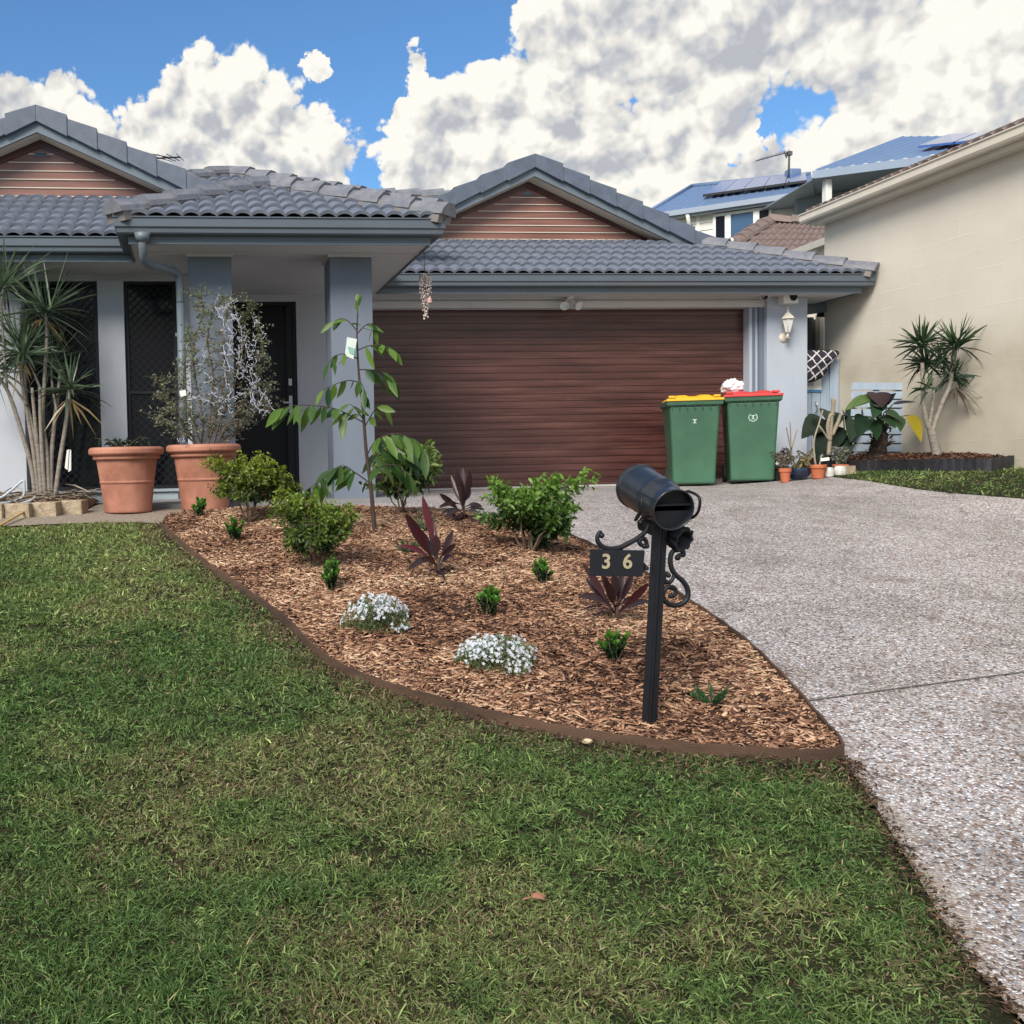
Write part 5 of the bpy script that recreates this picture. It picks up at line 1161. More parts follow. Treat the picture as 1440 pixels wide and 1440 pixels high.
cordyline((652,731), [(642,662,.07,'d',0),(651,657,.08,'m',.05),(661,662,.075,'d',-.05),(634,668,.05,'m',.1),(646,680,.09,'d',-.1),(659,684,.08,'d',.1),(618,694,.06,'d',0),(614,712,.05,'d',-.1),(618,722,.04,'g',0),(681,710,.05,'d',0),(684,716,.05,'d',.1),(676,722,.04,'g',-.1),(625,728,.045,'g',-.1)], 'rear burgundy cordyline standing just before the garage driveway', 52)
cordyline((867,872), [(818,790,.05,'m',.0),(800,826,.05,'g',-.1),(823,812,.04,'g',.1),(845,805,.05,'d',.05),(862,800,.055,'d',0),(876,800,.05,'d',.1),(890,806,.045,'d',0),(912,820,.05,'m',-.1),(902,838,.05,'m',.05),(838,828,.045,'d',0),(852,815,.05,'d',-.1),(925,835,.04,'g',0),(883,815,.05,'d',.12)], 'sprawling cordyline with narrow dark leaves behind the number plate', 53, stem_h=.07)
# sapling with drooping leaves, stake label and all
bs = on_bed(527, 747); Ys = bs.y
sp = thing('sapling', bs, 'tall thin young tree with drooping glossy leaves in the mulch bed', 'tree')
mb = MB(); tr = [(527,750),(524,712),(520,672),(515,635),(512,596),(509,560),(505,530),(503,500),(502,470),(503,438)]
TP_ = [at(x, y, Ys) for x, y in tr]; mb.tube(catmull(TP_, 4), [.017-.0125*i/36 for i in range(37)], 8); mb.build('trunk', M['stem'], sp)
rs = np.random.default_rng(77); mb = MB(); lf = Leaves()
def branch(pts, n, Lp, dYs, hang=.75, hi=.5, wig=.03):
    P_ = catmull([at(x, y, Ys+dY) for (x, y), dY in zip(pts, dYs)], 6); mb.tube(P_, [.005-.0035*i/len(P_) for i in range(len(P_))], 5)
    m = len(P_)
    for k in range(n):
        i = int((.25+.75*k/max(1, n-1))*(m-1)); p = P_[i]; d = (P_[min(i+1, m-1)]-P_[max(i-1, 0)]).normalized()
        sd_ = V((-d.y, d.x, 0))*(1 if k % 2 else -1)
        dr = d*.45+sd_*rs.uniform(.1,.9)+V((rs.uniform(-.4,.4), rs.uniform(-.4,.4), -hang*rs.uniform(.5,1.2)))
        c = mixc((.014,.052,.018), (.11,.20,.03), [np.clip(rs.normal(hi, .3), 0, 1)])
        lf.add([p], [tuple(dr)], [(rs.uniform(-1.2,1.2), -.8, rs.uniform(.1,.9))], Lp*rs.uniform(.6, .98), Lp*.30, c, LEAF, bend=.15, fold=.25)
branch([(511,594),(490,583),(468,574),(435,570),(410,571),(392,576)], 17, .21, [0,-.03,-.06,-.1,-.12,-.15])
branch([(507,538),(490,535),(472,540),(455,548)], 6, .17, [0,.05,.1,.12], .7)
branch([(504,505),(488,498),(472,500),(462,510)], 5, .14, [0,-.05,-.08,-.1], .7)
branch([(506,520),(520,520),(540,524),(552,532)], 9, .20, [0,.03,.05,.08], .8, .6)
branch([(504,492),(520,486),(537,485),(550,492)], 8, .17, [0,-.05,-.08,-.1], .55, .75)
branch([(502,470),(513,458),(523,455),(528,462)], 5, .15, [0,0,0,.02], .4, .7)
branch([(502,465),(490,452),(480,448),(470,452)], 5, .14, [0,.03,.04,.05], .4, .6)
branch([(503,445),(503,432),(503,425)], 4, .11, [0,0,0], -.5, .7)
branch([(516,640),(530,618),(555,610),(580,618),(598,635)], 20, .22, [0,-.1,-.2,-.25,-.3], .9, .45)
branch([(517,650),(535,635),(560,630),(580,640)], 14, .22, [0,.1,.15,.2], .9, .35)
branch([(519,665),(540,655),(560,655),(575,668)], 10, .2, [0,-.15,-.2,-.25], .9, .3)
branch([(521,680),(500,665),(480,655),(455,672),(430,690)], 16, .21, [0,-.05,-.1,-.15,-.2], .6, .45)
branch([(513,600),(528,575),(538,570)], 5, .18, [0,0,.05], .6, .6)
branch([(511,590),(500,575),(492,568)], 5, .13, [0,0,-.05], .5, .5)
branch([(508,560),(512,548),(506,535)], 3, .17, [0,-.05,-.05], 1.2, .05)
mb.build('branches', M['stem'], sp); lf.build('leaves', M['leaf'], sp)
a = at(486, 484, Ys-.05); b = at(499, 502, Ys-.05); mb = MB(); mb.prism([at(488,474,Ys-.05), at(502,477,Ys-.04), at(497,505,Ys-.05), at(485,500,Ys-.06)], (0,.002,0)); g = mb.build('plant_label', M['tag'], sp)
mb = MB(); mb.prism([at(487.5,487,Ys-.053), at(499.5,490,Ys-.053), at(497.5,499,Ys-.053), at(486,495,Ys-.053)], (0,.001,0)); mb.build('printed_panel', pmat('green_print', (.22,.42,.36), .6, .2, 60, 0), g)
# ---- big terracotta pots
def bigpot(px, py, wpx, label):
    p = ground(px, py); sc_ = (at(px+wpx/2, 640, p.y)-at(px-wpx/2, 640, p.y)).length/2; p.y += sc_*.45; p = V((p.x+.0, p.y, gf(p.x, p.y)))
    t = thing('terracotta_pot', p, label, 'plant pot', 'large terracotta pots against the front windows'); R_ = sc_*1.03
    h = R_*1.74; mb = MB()
    prof = [(.001,0),(R_*.60,0),(R_*.625,.01),(R_*.715,h*.45),(R_*.725,h*.452),(R_*.732,h*.462),(R_*.732,h*.470),(R_*.729,h*.480),(R_*.722,h*.482),(R_*.80,h*.80),(R_*.88,h*.815),(R_*.90,h*.84),(R_*.88,h*.86),(R_*.905,h*.875),(R_*.97,h*.885),(R_*1.0,h*.91),(R_*1.0,h*.96),(R_*.97,h*.99),(R_*.92,h),(R_*.87,h*.985),(R_*.84,h*.9),(R_*.80,h*.80)]
    mb.lathe(prof, p, 56); mb.build('pot', M['terra'], t); mb = MB(); mb.lathe([(.001,h*.93),(R_*.4,h*.94),(R_*.86,h*.92)], p, 32); mb.build('soil', M['soil'], t); return p, R_, h
pA = bigpot(179, 723, 105, 'large terracotta pot standing free, left of its twin, before the window post')
pB = bigpot(289, 719, 104, 'large terracotta pot holding the wispy light strung shrub, partly behind yellow leaves')
def wisps(base, n, spread, h, lb, nm, cat, seed, lcol, lsize=.05, leaves=14, r=.0035, mat='twig'):
    rs = np.random.default_rng(seed); t = thing(nm, base, lb, cat); mb = MB(); lf = Leaves()
    for k in range(n):
        a = rs.uniform(0, 6.28); e = base+V((spread*rs.uniform(.3,1.)*cos(a), spread*rs.uniform(.3,1.)*sin(a), h*rs.uniform(.4,1.))); P_ = catmull([base+V((rs.uniform(-.05,.05),0,-.02)), base.lerp(e,.5)+V((0,0,h*.15)), e], 5); mb.tube(P_, [r*(1-.6*i/len(P_)) for i in range(len(P_))], 5)
        m = leaves; s_ = rs.uniform(.25, 1, m); Pp = np.array([P_[int(x*(len(P_)-1))] for x in s_]); lf.add(Pp, unit(rdir(m)+np.array([0,0,.2])), rdir(m, .2, 1), lsize*rs.uniform(.6,1.2,m), lsize*.4, np.array([lcol])*(1+.5*(rs.random((m,1))-.5)), LEAF, bend=.3, fold=.2)
    mb.build('stems', M[mat], t); lf.build('foliage', M['leaf'], t); return t
wisps(pA[0]+V((0,-.05,pA[2]*.94)), 12, .27, .13, 'low straggly dark plant in the left terracotta pot', 'pot_plant', 'plant', 61, (.03,.045,.03), .06, 9)
# wispy shrub
cb_ = pB[0]+V((0,0,pB[2]*.93)); rs = np.random.default_rng(91)
ws = thing('wispy_shrub', cb_, 'tall wispy grey green shrub growing in the right terracotta pot', 'shrub'); mb = MB(); lf = Leaves(); Yw = cb_.y
mains = [[(283,632),(285,590),(276,540),(272,490),(285,440),(283,415)],[(290,632),(296,580),(300,530),(292,480),(300,440),(318,418)],[(298,632),(310,590),(325,555),(340,500),(345,450),(352,425)],[(300,632),(320,600),(345,560),(362,530),(370,500),(362,460)],[(280,632),(262,600),(245,580),(232,560),(236,530)],[(285,632),(258,610),(240,600),(225,585)],[(300,632),(325,615),(345,590),(365,570),(380,575)],[(286,632),(270,590),(258,545),(262,500),(268,470)],[(305,632),(318,600),(350,590),(372,560),(378,545)],[(290,630),(300,600),(310,560),(318,520),(312,480),(322,430)]]
allP = []
for k, m_ in enumerate(mains):
    P_ = catmull([at(x, y, Yw+rs.uniform(-.28, .28)*(j/len(m_))) for j, (x, y) in enumerate(m_)], 6); mb.tube(P_, [.011*(1-.8*i/len(P_)) for i in range(len(P_))], 6); allP.append(P_)
    for i in range(4, len(P_), 1):
        for r_ in range(2):
            p = P_[i]; d = V(rdir(1)[0]); d.z = d.z*.6+.15; e = p+d*rs.uniform(.08, .24); mid = p.lerp(e, .5)+V(rdir(1)[0])*.03; Q_ = [p, mid, e]; mb.tube(Q_, [.0028,.002,.001], 4); 
            q = 14; s_ = rs.random(q); Pp = np.array([np.array(p.lerp(e, s)) for s in s_])+rs.normal(0, .012, (q, 3)); hh = np.clip((Pp[:, 2]-cb_.z)/1.4, 0, 1)
            green = np.clip(.15+.9*hh+(.35 if m_[-1][0] < 300 else 0)+rs.normal(0,.25,q), 0, 1)
            lf.add(Pp, rdir(q, -.4, 1), rdir(q, .1, 1), rs.uniform(.018,.034,q), rs.uniform(.010,.016,q), mixc((.21,.20,.175), (.16,.195,.11), green)*(1+.4*(rs.random((q,1))-.5)), LEAF, fold=.2)
mb.build('branches', M['twig'], ws); lf.build('foliage', M['leaf'], ws)
# icicle light string hanging in the shrub
ls = thing('light_string', at(338, 520, Yw-.2), 'tangled string of white icicle lights draped in the wispy potted shrub', 'string lights'); mb = MB(); BL = []
def strand(x0, y0, x1, y1, n, amp):
    P_ = []
    for i in range(n+1):
        t = i/n; P_.append((x0+(x1-x0)*t+rs.normal(0, amp*.8), y0+(y1-y0)*t+rs.normal(0, amp*.8), Yw-.30+rs.normal(0,.05)))
    C_ = catmull([at(*p) for p in P_], 5); mb.tube(C_, .0022, 5)
    for i in range(2, len(C_), 3):
        e = C_[i]+V(rdir(1)[0])*.035; mb.tube([C_[i], e], .0026, 4); BL.append(e)
for a in [(305,418,330,490,9,5),(318,425,310,470,7,5),(330,440,322,500,9,5),(312,480,360,560,12,6),(355,445,372,470,6,4),(345,470,356,560,12,4),(335,470,338,530,9,6),(270,555,300,566,7,3),(300,566,350,550,9,3),(350,550,372,590,8,5),(315,500,322,560,8,5),(330,500,352,520,8,6),(358,470,360,540,10,4),(365,545,383,575,6,4),(305,545,312,585,6,4),(320,555,325,580,5,4),(280,490,292,540,6,5),(250,620,268,628,5,2),(370,565,355,578,5,3),(335,445,350,500,8,6),(322,420,333,450,6,5)]: strand(*a)
mb.build('cable', M['lights'], ls)
proto = MB(); proto.sphere((0,0,0), .0038, 6, (1,1,1.8)); pm_ = None; extra = MB()
for k, e in enumerate(BL):
    if k < 100:
        if pm_ is None: o = proto.build('bulb', M['lights']); pm_ = o
        else: o = pm_.copy(); COL.objects.link(o)
        o.parent = ls; o.location = e-ls.location
    else: extra.sphere(e, .0038, 6, (1,1,1.8))
tag(extra.build('further_bulbs', M['lights'], ls), kind='stuff')
mb = MB(); mb.prism([at(252,550,Yw-.33), at(261,548,Yw-.33), at(262,556,Yw-.33), at(254,558,Yw-.33)], (0,.003,0)); mb.build('paper_tag', M['white'], ls)
# ---- spiky-headed trees (dracaena)
def head(lf, c, R_, n, col0, col1, up=.35, seed=0, droop=.25, w=.030):
    rs = np.random.default_rng(seed); d = rdir(n, -.55, 1.); d[:, 2] += up*rs.random(n); d = unit(d); c = np.array(c); t = rs.random(n)
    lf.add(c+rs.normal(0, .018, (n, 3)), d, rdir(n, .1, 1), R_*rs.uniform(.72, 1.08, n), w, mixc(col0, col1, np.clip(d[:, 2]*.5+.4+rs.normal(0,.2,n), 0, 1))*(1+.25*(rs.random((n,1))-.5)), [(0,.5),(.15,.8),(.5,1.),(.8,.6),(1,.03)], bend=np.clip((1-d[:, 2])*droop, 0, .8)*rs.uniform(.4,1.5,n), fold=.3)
bl_ = ground(68, 716, 0); bl_ = V((bl_.x, bl_.y+.25, 0)); bl_.z = gf(bl_.x, bl_.y)+.08; Yd = bl_.y
dr = thing('dracaena_clump', bl_, 'clump of tall bare stemmed dracaenas with spiky heads before the left window', 'plant'); mb = MB(); lf = Leaves()
ST = [([(50,712),(45,660),(28,600),(15,560),(5,540),(-8,525)],0),([(55,712),(48,640),(40,590),(30,530),(25,480)],.05),([(60,712),(55,650),(50,600),(45,545)],-.1),([(65,712),(60,650),(57,590),(56,545)],-.12),([(70,712),(66,640),(60,590),(63,530),(66,470),(64,440)],0),([(72,712),(72,650),(76,600),(82,550),(85,520)],.1),([(76,712),(84,650),(92,600),(97,560),(98,548)],.0),([(62,560),(50,530),(35,500)],.05),([(10,545),(4,470),(2,420),(8,400)],.1),([(38,570),(20,545),(0,525)],-.05),([(58,712),(52,630),(36,560),(34,520),(30,498)],.1),([(80,580),(74,545),(72,520),(74,505)],.15)]
for P_, dy in ST:
    pts = catmull([at(x, y, Yd+dy*i/len(P_)) for i, (x, y) in enumerate(P_)], 5); r0 = .025 if P_[0][1] > 700 else .014
    mb.tube(pts, [r0*(1-.45*i/len(pts))*(1+.06*sin(i*3.1)) for i in range(len(pts))], 8)
mb.build('stems', M['bark'], dr)
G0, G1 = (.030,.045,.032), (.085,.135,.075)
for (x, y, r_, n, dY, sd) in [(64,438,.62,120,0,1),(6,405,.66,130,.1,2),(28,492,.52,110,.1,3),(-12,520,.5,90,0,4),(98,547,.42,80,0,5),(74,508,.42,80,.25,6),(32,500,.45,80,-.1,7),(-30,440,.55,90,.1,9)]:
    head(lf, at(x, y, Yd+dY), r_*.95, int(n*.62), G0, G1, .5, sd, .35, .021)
for (x, y, sd) in [(60,448,11),(30,505,12),(98,560,13)]:
    rs2 = np.random.default_rng(sd); n = 12; lf.add(np.array([at(x, y, Yd)]*n), unit(rdir(n, -1, -.2)), rdir(n), rs2.uniform(.15,.4,n), .02, mixc((.16,.12,.06),(.28,.2,.09),rs2.random(n)), [(0,.5),(.5,1.),(1,.03)], bend=.3)
lf.build('leaves', M['leafdark'], dr)
mb = MB(); mb.prism([at(94,633,Yd-.1), at(97,632,Yd-.1), at(95,661,Yd-.1), at(91,658,Yd-.1)], (0,.01,0)); mb.prism([at(98,632,Yd-.12), at(100,633,Yd-.12), at(100,661,Yd-.12), at(96,664,Yd-.12)], (0,.008,0))
o = mb.build('folded_tag', M['white']); rebase(o, at(96, 662, Yd-.1)); tag(o, 'folded white plastic strip hanging by the dracaena stems', 'plastic strip')
# right dracaena against the cream wall
br_ = V((7.98, 10.35, 0)); q = ground(1319, 662); Yr = 10.2; br_ = at(1319, 653, Yr); br_.z -= .02
d2 = thing('dracaena_tree', br_, 'slender forked dracaena with spiky heads against the cream wall', 'tree'); mb = MB(); lf = Leaves()
for P_, r0 in (([(1319,655),(1317,635),(1312,615),(1309,604)],.055),([(1309,606),(1303,593),(1299,570),(1298,545),(1297,510)],.028),([(1311,606),(1318,585),(1327,562),(1336,540),(1341,500),(1344,480)],.026),([(1306,600),(1310,580),(1313,555),(1310,530)],.018)):
    pts = catmull([at(x, y, Yr) for x, y in P_], 5); mb.tube(pts, [r0*(1-.35*i/len(pts)) for i in range(len(pts))], 8)
mb.build('trunk', M['bark'], d2)
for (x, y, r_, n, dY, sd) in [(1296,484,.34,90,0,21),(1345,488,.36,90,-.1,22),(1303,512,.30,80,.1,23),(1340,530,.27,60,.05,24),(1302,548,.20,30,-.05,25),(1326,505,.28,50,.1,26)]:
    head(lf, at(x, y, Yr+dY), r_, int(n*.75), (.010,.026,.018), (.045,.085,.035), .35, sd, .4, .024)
n = 30; rs2 = np.random.default_rng(5); lf.add(np.array([at(1342+rs2.uniform(-3,3), 545, Yr)]*n), unit(rdir(n, -1, .1)+np.array([.3,0,-.1])), rdir(n), rs2.uniform(.14,.34,n), .018, mixc((.07,.06,.045),(.12,.10,.07),rs2.random(n)), [(0,.5),(.5,1.),(1,.03)], bend=.5)
lf.build('leaves', M['leafdark'], d2)
# ---- raised corner bed by the cream wall
cbp = [(1197,679.5),(1240,679.5),(1300,676),(1350,670),(1394,666)]
fp_ = [V((7.62, 12.1, 0))]+[at(x, y, Y_) for (x, y), Y_ in zip(cbp, (11.0, 10.6, 10.0, 9.65, 9.4))]+[V((8.385, 9.6, 0))]; cbd = thing('corner_bed_edging', fp_[1], 'low black corrugated plastic edging round the corner bed by the cream wall', 'garden edging')
fc_ = catmull(fp_, 8); mb = MB(); vs = []
for i, p in enumerate(fc_):
    w_ = .012*(i % 2); vs += [V((p.x, p.y+w_, gf(p.x, p.y)-.05)), V((p.x, p.y+w_, gf(p.x, p.y)+.135)), V((p.x, p.y+w_+.02, gf(p.x, p.y)+.135)), V((p.x, p.y+w_+.02, gf(p.x, p.y)-.05))]
mb.add(vs, [(4*i+k, 4*i+4+k, 4*i+4+(k+1) % 4, 4*i+(k+1) % 4) for i in range(len(fc_)-1) for k in range(4)]); mb.build('edging_strip', M['poly'], cbd)
CB = np.array([(p.x+.01, p.y+.025) for p in fc_]+[(8.39, 12.3), (7.64, 12.3)])
sheet('corner_mulch', CB, .05, 0, M['mulchbase'], zfn=lambda x, y, D: gz(x, y)+.10+.05*sstep(0,.4,D)+.03*(fnoise(x,y,5)-.5))
xy = scatter(CB, 6000, lambda x, y: x*0+1); x, y = xy.T; lf = Leaves(); dd = polydist(CB, x, y)
lf.add(np.stack([x, y, gz(x, y)+.105+.05*sstep(0,.4,dd)+.02*rng.random(len(x))], 1), rdir(len(x), -.3, .5), rdir(len(x), .3, 1), rng.uniform(.02,.06,len(x)), rng.uniform(.008,.02,len(x)), mixc((.03,.015,.01),(.17,.085,.055),rng.random(len(x))), LEAFS); tag(lf.build('corner_bark', M['chip']), kind='stuff', label='dark bark mulch in the corner bed by the cream wall')
# slatted panel leaning on the wall behind the big leaves
sl = thing('slatted_panel', at(1250, 660, 11.3), 'pale blue slatted pallet panel standing behind the big leaved plants', 'slatted panel'); mb = MB()
for k in range(9):
    y_ = 650-k*12.4; a = at(1195+k*.3, y_-8, 11.6); b = at(1279, y_-7.5, 11.25)
    mb.bar(a, b, .022, .085, up=(0,0,1))
mb.build('slats', M['gate'], sl); mb = MB(); mb.bar(at(1278, 548, 11.3), at(1279, 655, 11.3), .05, .05); mb.bar(at(1232, 548, 11.5), at(1232, 655, 11.5), .05, .05); mb.build('upright', M['gate'], sl)
# big-leaved alocasia and its trunked neighbour
def bigleaf(lf, o, tip, w_, col, nrm=(0,-.5,1), bend=.25, mbs=None, root=None):
    d = tip-o; Ln = d.length; prof = [(0,.35),(.08,.75),(.22,1.),(.45,.92),(.7,.6),(.88,.28),(1,.02)]
    lf.add([o], [tuple(d.normalized()+V((0,0,bend*.6)))], [nrm], Ln, w_, [col], prof, bend=bend, fold=.22)
    if mbs is not None: mbs.tube(catmull([root, root.lerp(o, .55)+V((0,0,.05)), o], 5), [.014,.013,.012,.011,.010,.009,.008,.007,.007,.006,.006][:11], 6)
al = thing('big_leaved_plant', at(1193, 667, 11.65), 'big dark leaved clump with green stems between the gate and the trunked plant', 'plant'); mbs = MB(); lf = Leaves(); rt_ = at(1190, 664, 11.65)
for (ox, oy, tx, ty, w_, c_) in [(1157,590,1128,612,.34,(.010,.022,.014)),(1165,578,1172,600,.36,(.016,.030,.020)),(1206,575,1196,615,.30,(.010,.028,.014)),(1222,570,1250,590,.22,(.012,.030,.016)),(1180,600,1160,640,.30,(.010,.022,.012)),(1206,590,1214,572,.2,(.012,.026,.014)),(1195,592,1225,600,.26,(.008,.02,.012)),(1175,612,1190,640,.30,(.014,.035,.018)),(1212,610,1232,640,.22,(.012,.035,.016)),(1160,590,1150,640,.28,(.008,.018,.012)),(1186,584,1184,572,.2,(.012,.024,.014))]:
    bigleaf(lf, at(ox, oy, 11.65), at(tx, ty, 11.45), w_*.85, c_, (rng.uniform(-.3,.3), -.8, .6), .2, mbs, rt_)
mbs.build('stalks', pmat('green_stalk', (.07,.12,.04), .6, .3, 9, .2, 60), al); lf.build('leaves', M['leafdark'], al)
a2 = thing('trunked_big_leaf_plant', at(1232, 660, 11.0), 'stout fibrous trunked plant with broad leaves, one of them yellow', 'plant'); mb = MB(); rt2 = at(1238, 606, 10.95)
tp_ = catmull([at(1224, 662, 11.0), at(1232, 640, 11.0), at(1238, 620, 10.95), at(1238, 598, 10.95)], 6); mb.tube(tp_, [.115-.003*i+.012*sin(i*2.4) for i in range(len(tp_))], 14); mb.build('trunk', pmat('fibrous_trunk', (.035,.022,.018), .95, .6, 25, 1., 40, bdist=.03), a2)
lf = Leaves(); n = 260; rs = np.random.default_rng(3); s_ = rs.random(n); Pp = np.array([tp_[int(q*(len(tp_)-1))] for q in s_])+unit(rdir(n))*.10*np.array([1,1,.3]); lf.add(Pp, unit(rdir(n)+np.array([0,0,.5])), rdir(n), rs.uniform(.03,.09,n), .025, mixc((.02,.012,.01),(.12,.08,.05),rs.random(n)), LEAFS); lf.build('bark_fibres', M['chip'], a2)
mbs = MB(); lf = Leaves()
for (ox, oy, tx, ty, w_, c_) in [(1222,560,1188,573,.13,(.10,.16,.05)),(1225,558,1198,570,.10,(.08,.14,.04)),(1232,552,1240,570,.26,(.030,.014,.018)),(1228,566,1246,575,.22,(.02,.05,.028)),(1240,570,1262,548,.10,(.015,.02,.02)),(1256,568,1290,563,.05,(.02,.02,.025)),(1262,585,1266,604,.15,(.025,.07,.02)),(1280,584,1294,616,.17,(.42,.33,.03)),(1225,590,1232,615,.22,(.015,.04,.018)),(1240,585,1258,600,.2,(.02,.05,.02)),(1245,578,1268,590,.14,(.02,.055,.02)),(1215,585,1206,612,.2,(.012,.03,.016)),(1236,560,1228,585,.2,(.025,.06,.03))]:
    bigleaf(lf, at(ox, oy, 10.85), at(tx, ty, 10.7), w_, c_, (rng.uniform(-.3,.3), -.8, .6), .2, mbs, rt2)
mbs.build('stalks', pmat('green_stalk', (.07,.12,.04), .6, .3, 9, .2, 60), a2); lf.build('leaves', M['leafdark'], a2)
# ---- small pots along the pillar
def smallpot(px, py, wpx, hpx, label, mat='terrasmall', name='flower_pot', cat='plant pot', shape='pot', grp='small pots by the garage pillar', Y=None):
    p = at(px, py, 10.72+(679.5-py)*.05); p = V((p.x, p.y, gf(p.x, p.y))); R_ = wpx/2*p.y*1.045/F; h = hpx*p.y*1.045/F; mb = MB(); t = thing(name, p, label, cat, grp)
    if shape == 'pot': pr = [(.001,0),(R_*.62,0),(R_*.66,.005),(R_*.86,h*.72),(R_*.98,h*.74),(R_,h*.78),(R_,h*.97),(R_*.95,h),(R_*.86,h*.98),(R_*.82,h*.85)]
    elif shape == 'bowl': pr = [(.001,0),(R_*.45,0),(R_*.55,.01),(R_*.9,h*.45),(R_,h*.8),(R_*.97,h),(R_*.9,h*.96),(R_*.8,h*.8)]
    else: pr = [(.001,0),(R_*.8,0),(R_*.95,h*.12),(R_,h*.5),(R_*.92,h*.8),(R_*.75,h*.92),(R_*.78,h),(R_*.68,h),(R_*.66,h*.85)]
    mb.lathe(pr, p, 28); mb.build('pot', M[mat], t); mb = MB(); mb.lathe([(.001,h*.86),(R_*.8,h*.85)], p, 16); mb.build('soil', M['soil'], t); return p+V((0,0,h*.85))
s1 = smallpot(1104, 679, 17, 20, 'small terracotta pot nearest the red lidded bin')
s2 = smallpot(1150, 679.5, 24, 20, 'middle terracotta pot holding the bare forked plant')
s3 = smallpot(1182, 672, 22, 12, 'terracotta pot behind the two round white jars')
s4 = smallpot(1123, 677, 34, 17, 'dark blue glazed bowl between two terracotta pots', 'blueglaze', shape='bowl')
s5 = smallpot(1166, 679.5, 13, 14, 'small round whitish jar with a lid right of the middle terracotta pot', 'ceramic', shape='jar')
s6 = smallpot(1181, 679.5, 18, 14, 'round white speckled jar beside the pale brick', 'ceramic', shape='jar')
s7 = smallpot(1103, 668, 19, 16, 'grey plastic pot behind the pot nearest the bins', 'greyplastic', shape='bowl'); s8 = smallpot(1094, 672, 22, 22, 'black plastic pot half hidden behind the red lidded bin', 'rubber')
p = at(1193, 679.5, 10.72); mb = MB(); mb.box(-.05, .06, -.04, .04, 0, .1); o = mb.build('pale_brick', M['stone'], None, .004); o.location = V((p.x, p.y, gf(p.x, p.y))); tag(o, 'pale squared brick next to the round white jar', 'brick')
wisps(s1+V((0,0,0)), 10, .17, .25, 'grey succulent with thin leaves in the pot nearest the bins', 'succulent', 'plant', 71, (.14,.13,.11), .05, 12, .005)
wisps(s4, 12, .22, .26, 'yellowish leafy plant spilling from the dark blue bowl', 'succulent', 'plant', 72, (.20,.17,.08), .07, 12, .005)
wisps(s3, 12, .15, .22, 'grey green plant in the pot behind the white jars', 'succulent', 'plant', 73, (.16,.18,.13), .045, 16, .005)
wisps(s8, 12, .2, .25, 'dark leafy plant half behind the red lidded bin', 'succulent', 'plant', 74, (.05,.045,.05), .06, 12, .005)
def bare(root, lines, lb, r, nm='bare_branch_plant', Y=11.6):
    t = thing(nm, root, lb, 'plant'); mb = MB()
    for P_ in lines:
        pts = catmull([at(x, y, Y) for x, y in P_], 5); mb.tube(pts, [r*(1-.35*i/len(pts)) for i in range(len(pts))], 7)
    mb.build('stems', pmat('pale_stem', (.27,.23,.17), .85, .2, 20, .3, 60), t); return t
bare(s2, [[(1149,664),(1145,640),(1145,618),(1151,598),(1157,577)],[(1151,598),(1158,607),(1165,618)],[(1149,664),(1153,652),(1155,640)]], 'thin forked leafless stem in the middle terracotta pot', .012, Y=s2.y)
bare(V((s3.x, s3.y+.1, s3.z)), [[(1165,640),(1168,610),(1170,585),(1174,562)],[(1170,612),(1178,595),(1182,583)],[(1167,620),(1164,600),(1168,582)],[(1170,585),(1172,572),(1171,560)]], 'thick pale leafless branching stems behind the middle terracotta pot', .026, Y=s3.y+.1)
bare(s7, [[(1112,640),(1112,615),(1111,593)],[(1112,630),(1108,612),(1106,601)],[(1113,632),(1118,615),(1121,604)]], 'small dark leafless twig cluster behind the grey bowl', .008, Y=s7.y)
wisps(V((s3.x+.0, s3.y+.06, s3.z+.1)), 10, .13, .12, 'pale fleshy rosettes around the bare stems', 'succulent', 'plant', 75, (.24,.25,.25), .07, 8, .004)
mb = MB(); mb.obox(at(1160, 646, s2.y-.02), (1,0,.1), (0,.3,1), (0,1,-.3), .05, .018, .004); o = mb.build('white_leaf_stake', M['white']); rebase(o, at(1160, 650, s2.y)); tag(o, 'jagged white plastic scrap among the small pots', 'plastic scrap')
# ---- block edging and hose on the left
GBk = 'rough sandstone blocks edging the dracaena bed'
for (x0, x1, y_, lb) in [(-45,3,716,'sandstone block cut off by the left edge of view'),(6,41,715,'sandstone block with a pale strip leaning on it'),(43,79,713,'middle sandstone block under the dracaena stems'),(82,115,710,'right hand end sandstone block, cleanest of the row')]:
    a = ground(x0, y_+14); b = ground(x1, y_+14); cx_ = (a+b)/2; w_ = (b-a).length/2
    mb = MB(); mb.box(-w_, w_, -.0, .20, -.02, .125); t = mb.build('garden_block', M['stone'], None, .014); t.location = V((cx_.x, cx_.y, gf(cx_.x, cx_.y))); t.rotation_euler = (0,0,math.atan2(b.y-a.y, b.x-a.x)); tag(t, lb, 'garden block', GBk)
DB = np.array([(-5, 8.9), (bl_.x+.45, 8.95), (bl_.x+.5, 10.4), (-5, 10.4)])
pb_ = ground(115, 724); DB = np.array([(-5, pb_.y+.1), (pb_.x, pb_.y+.1), (pb_.x+.05, 10.45), (-5, 10.45)])
sheet('dracaena_soil', DB, .08, 0, M['mulchbase'], zfn=lambda x, y, D: gz(x, y)+.02+.09*sstep(0,.15,D)+.03*(fnoise(x,y,5)-.5))
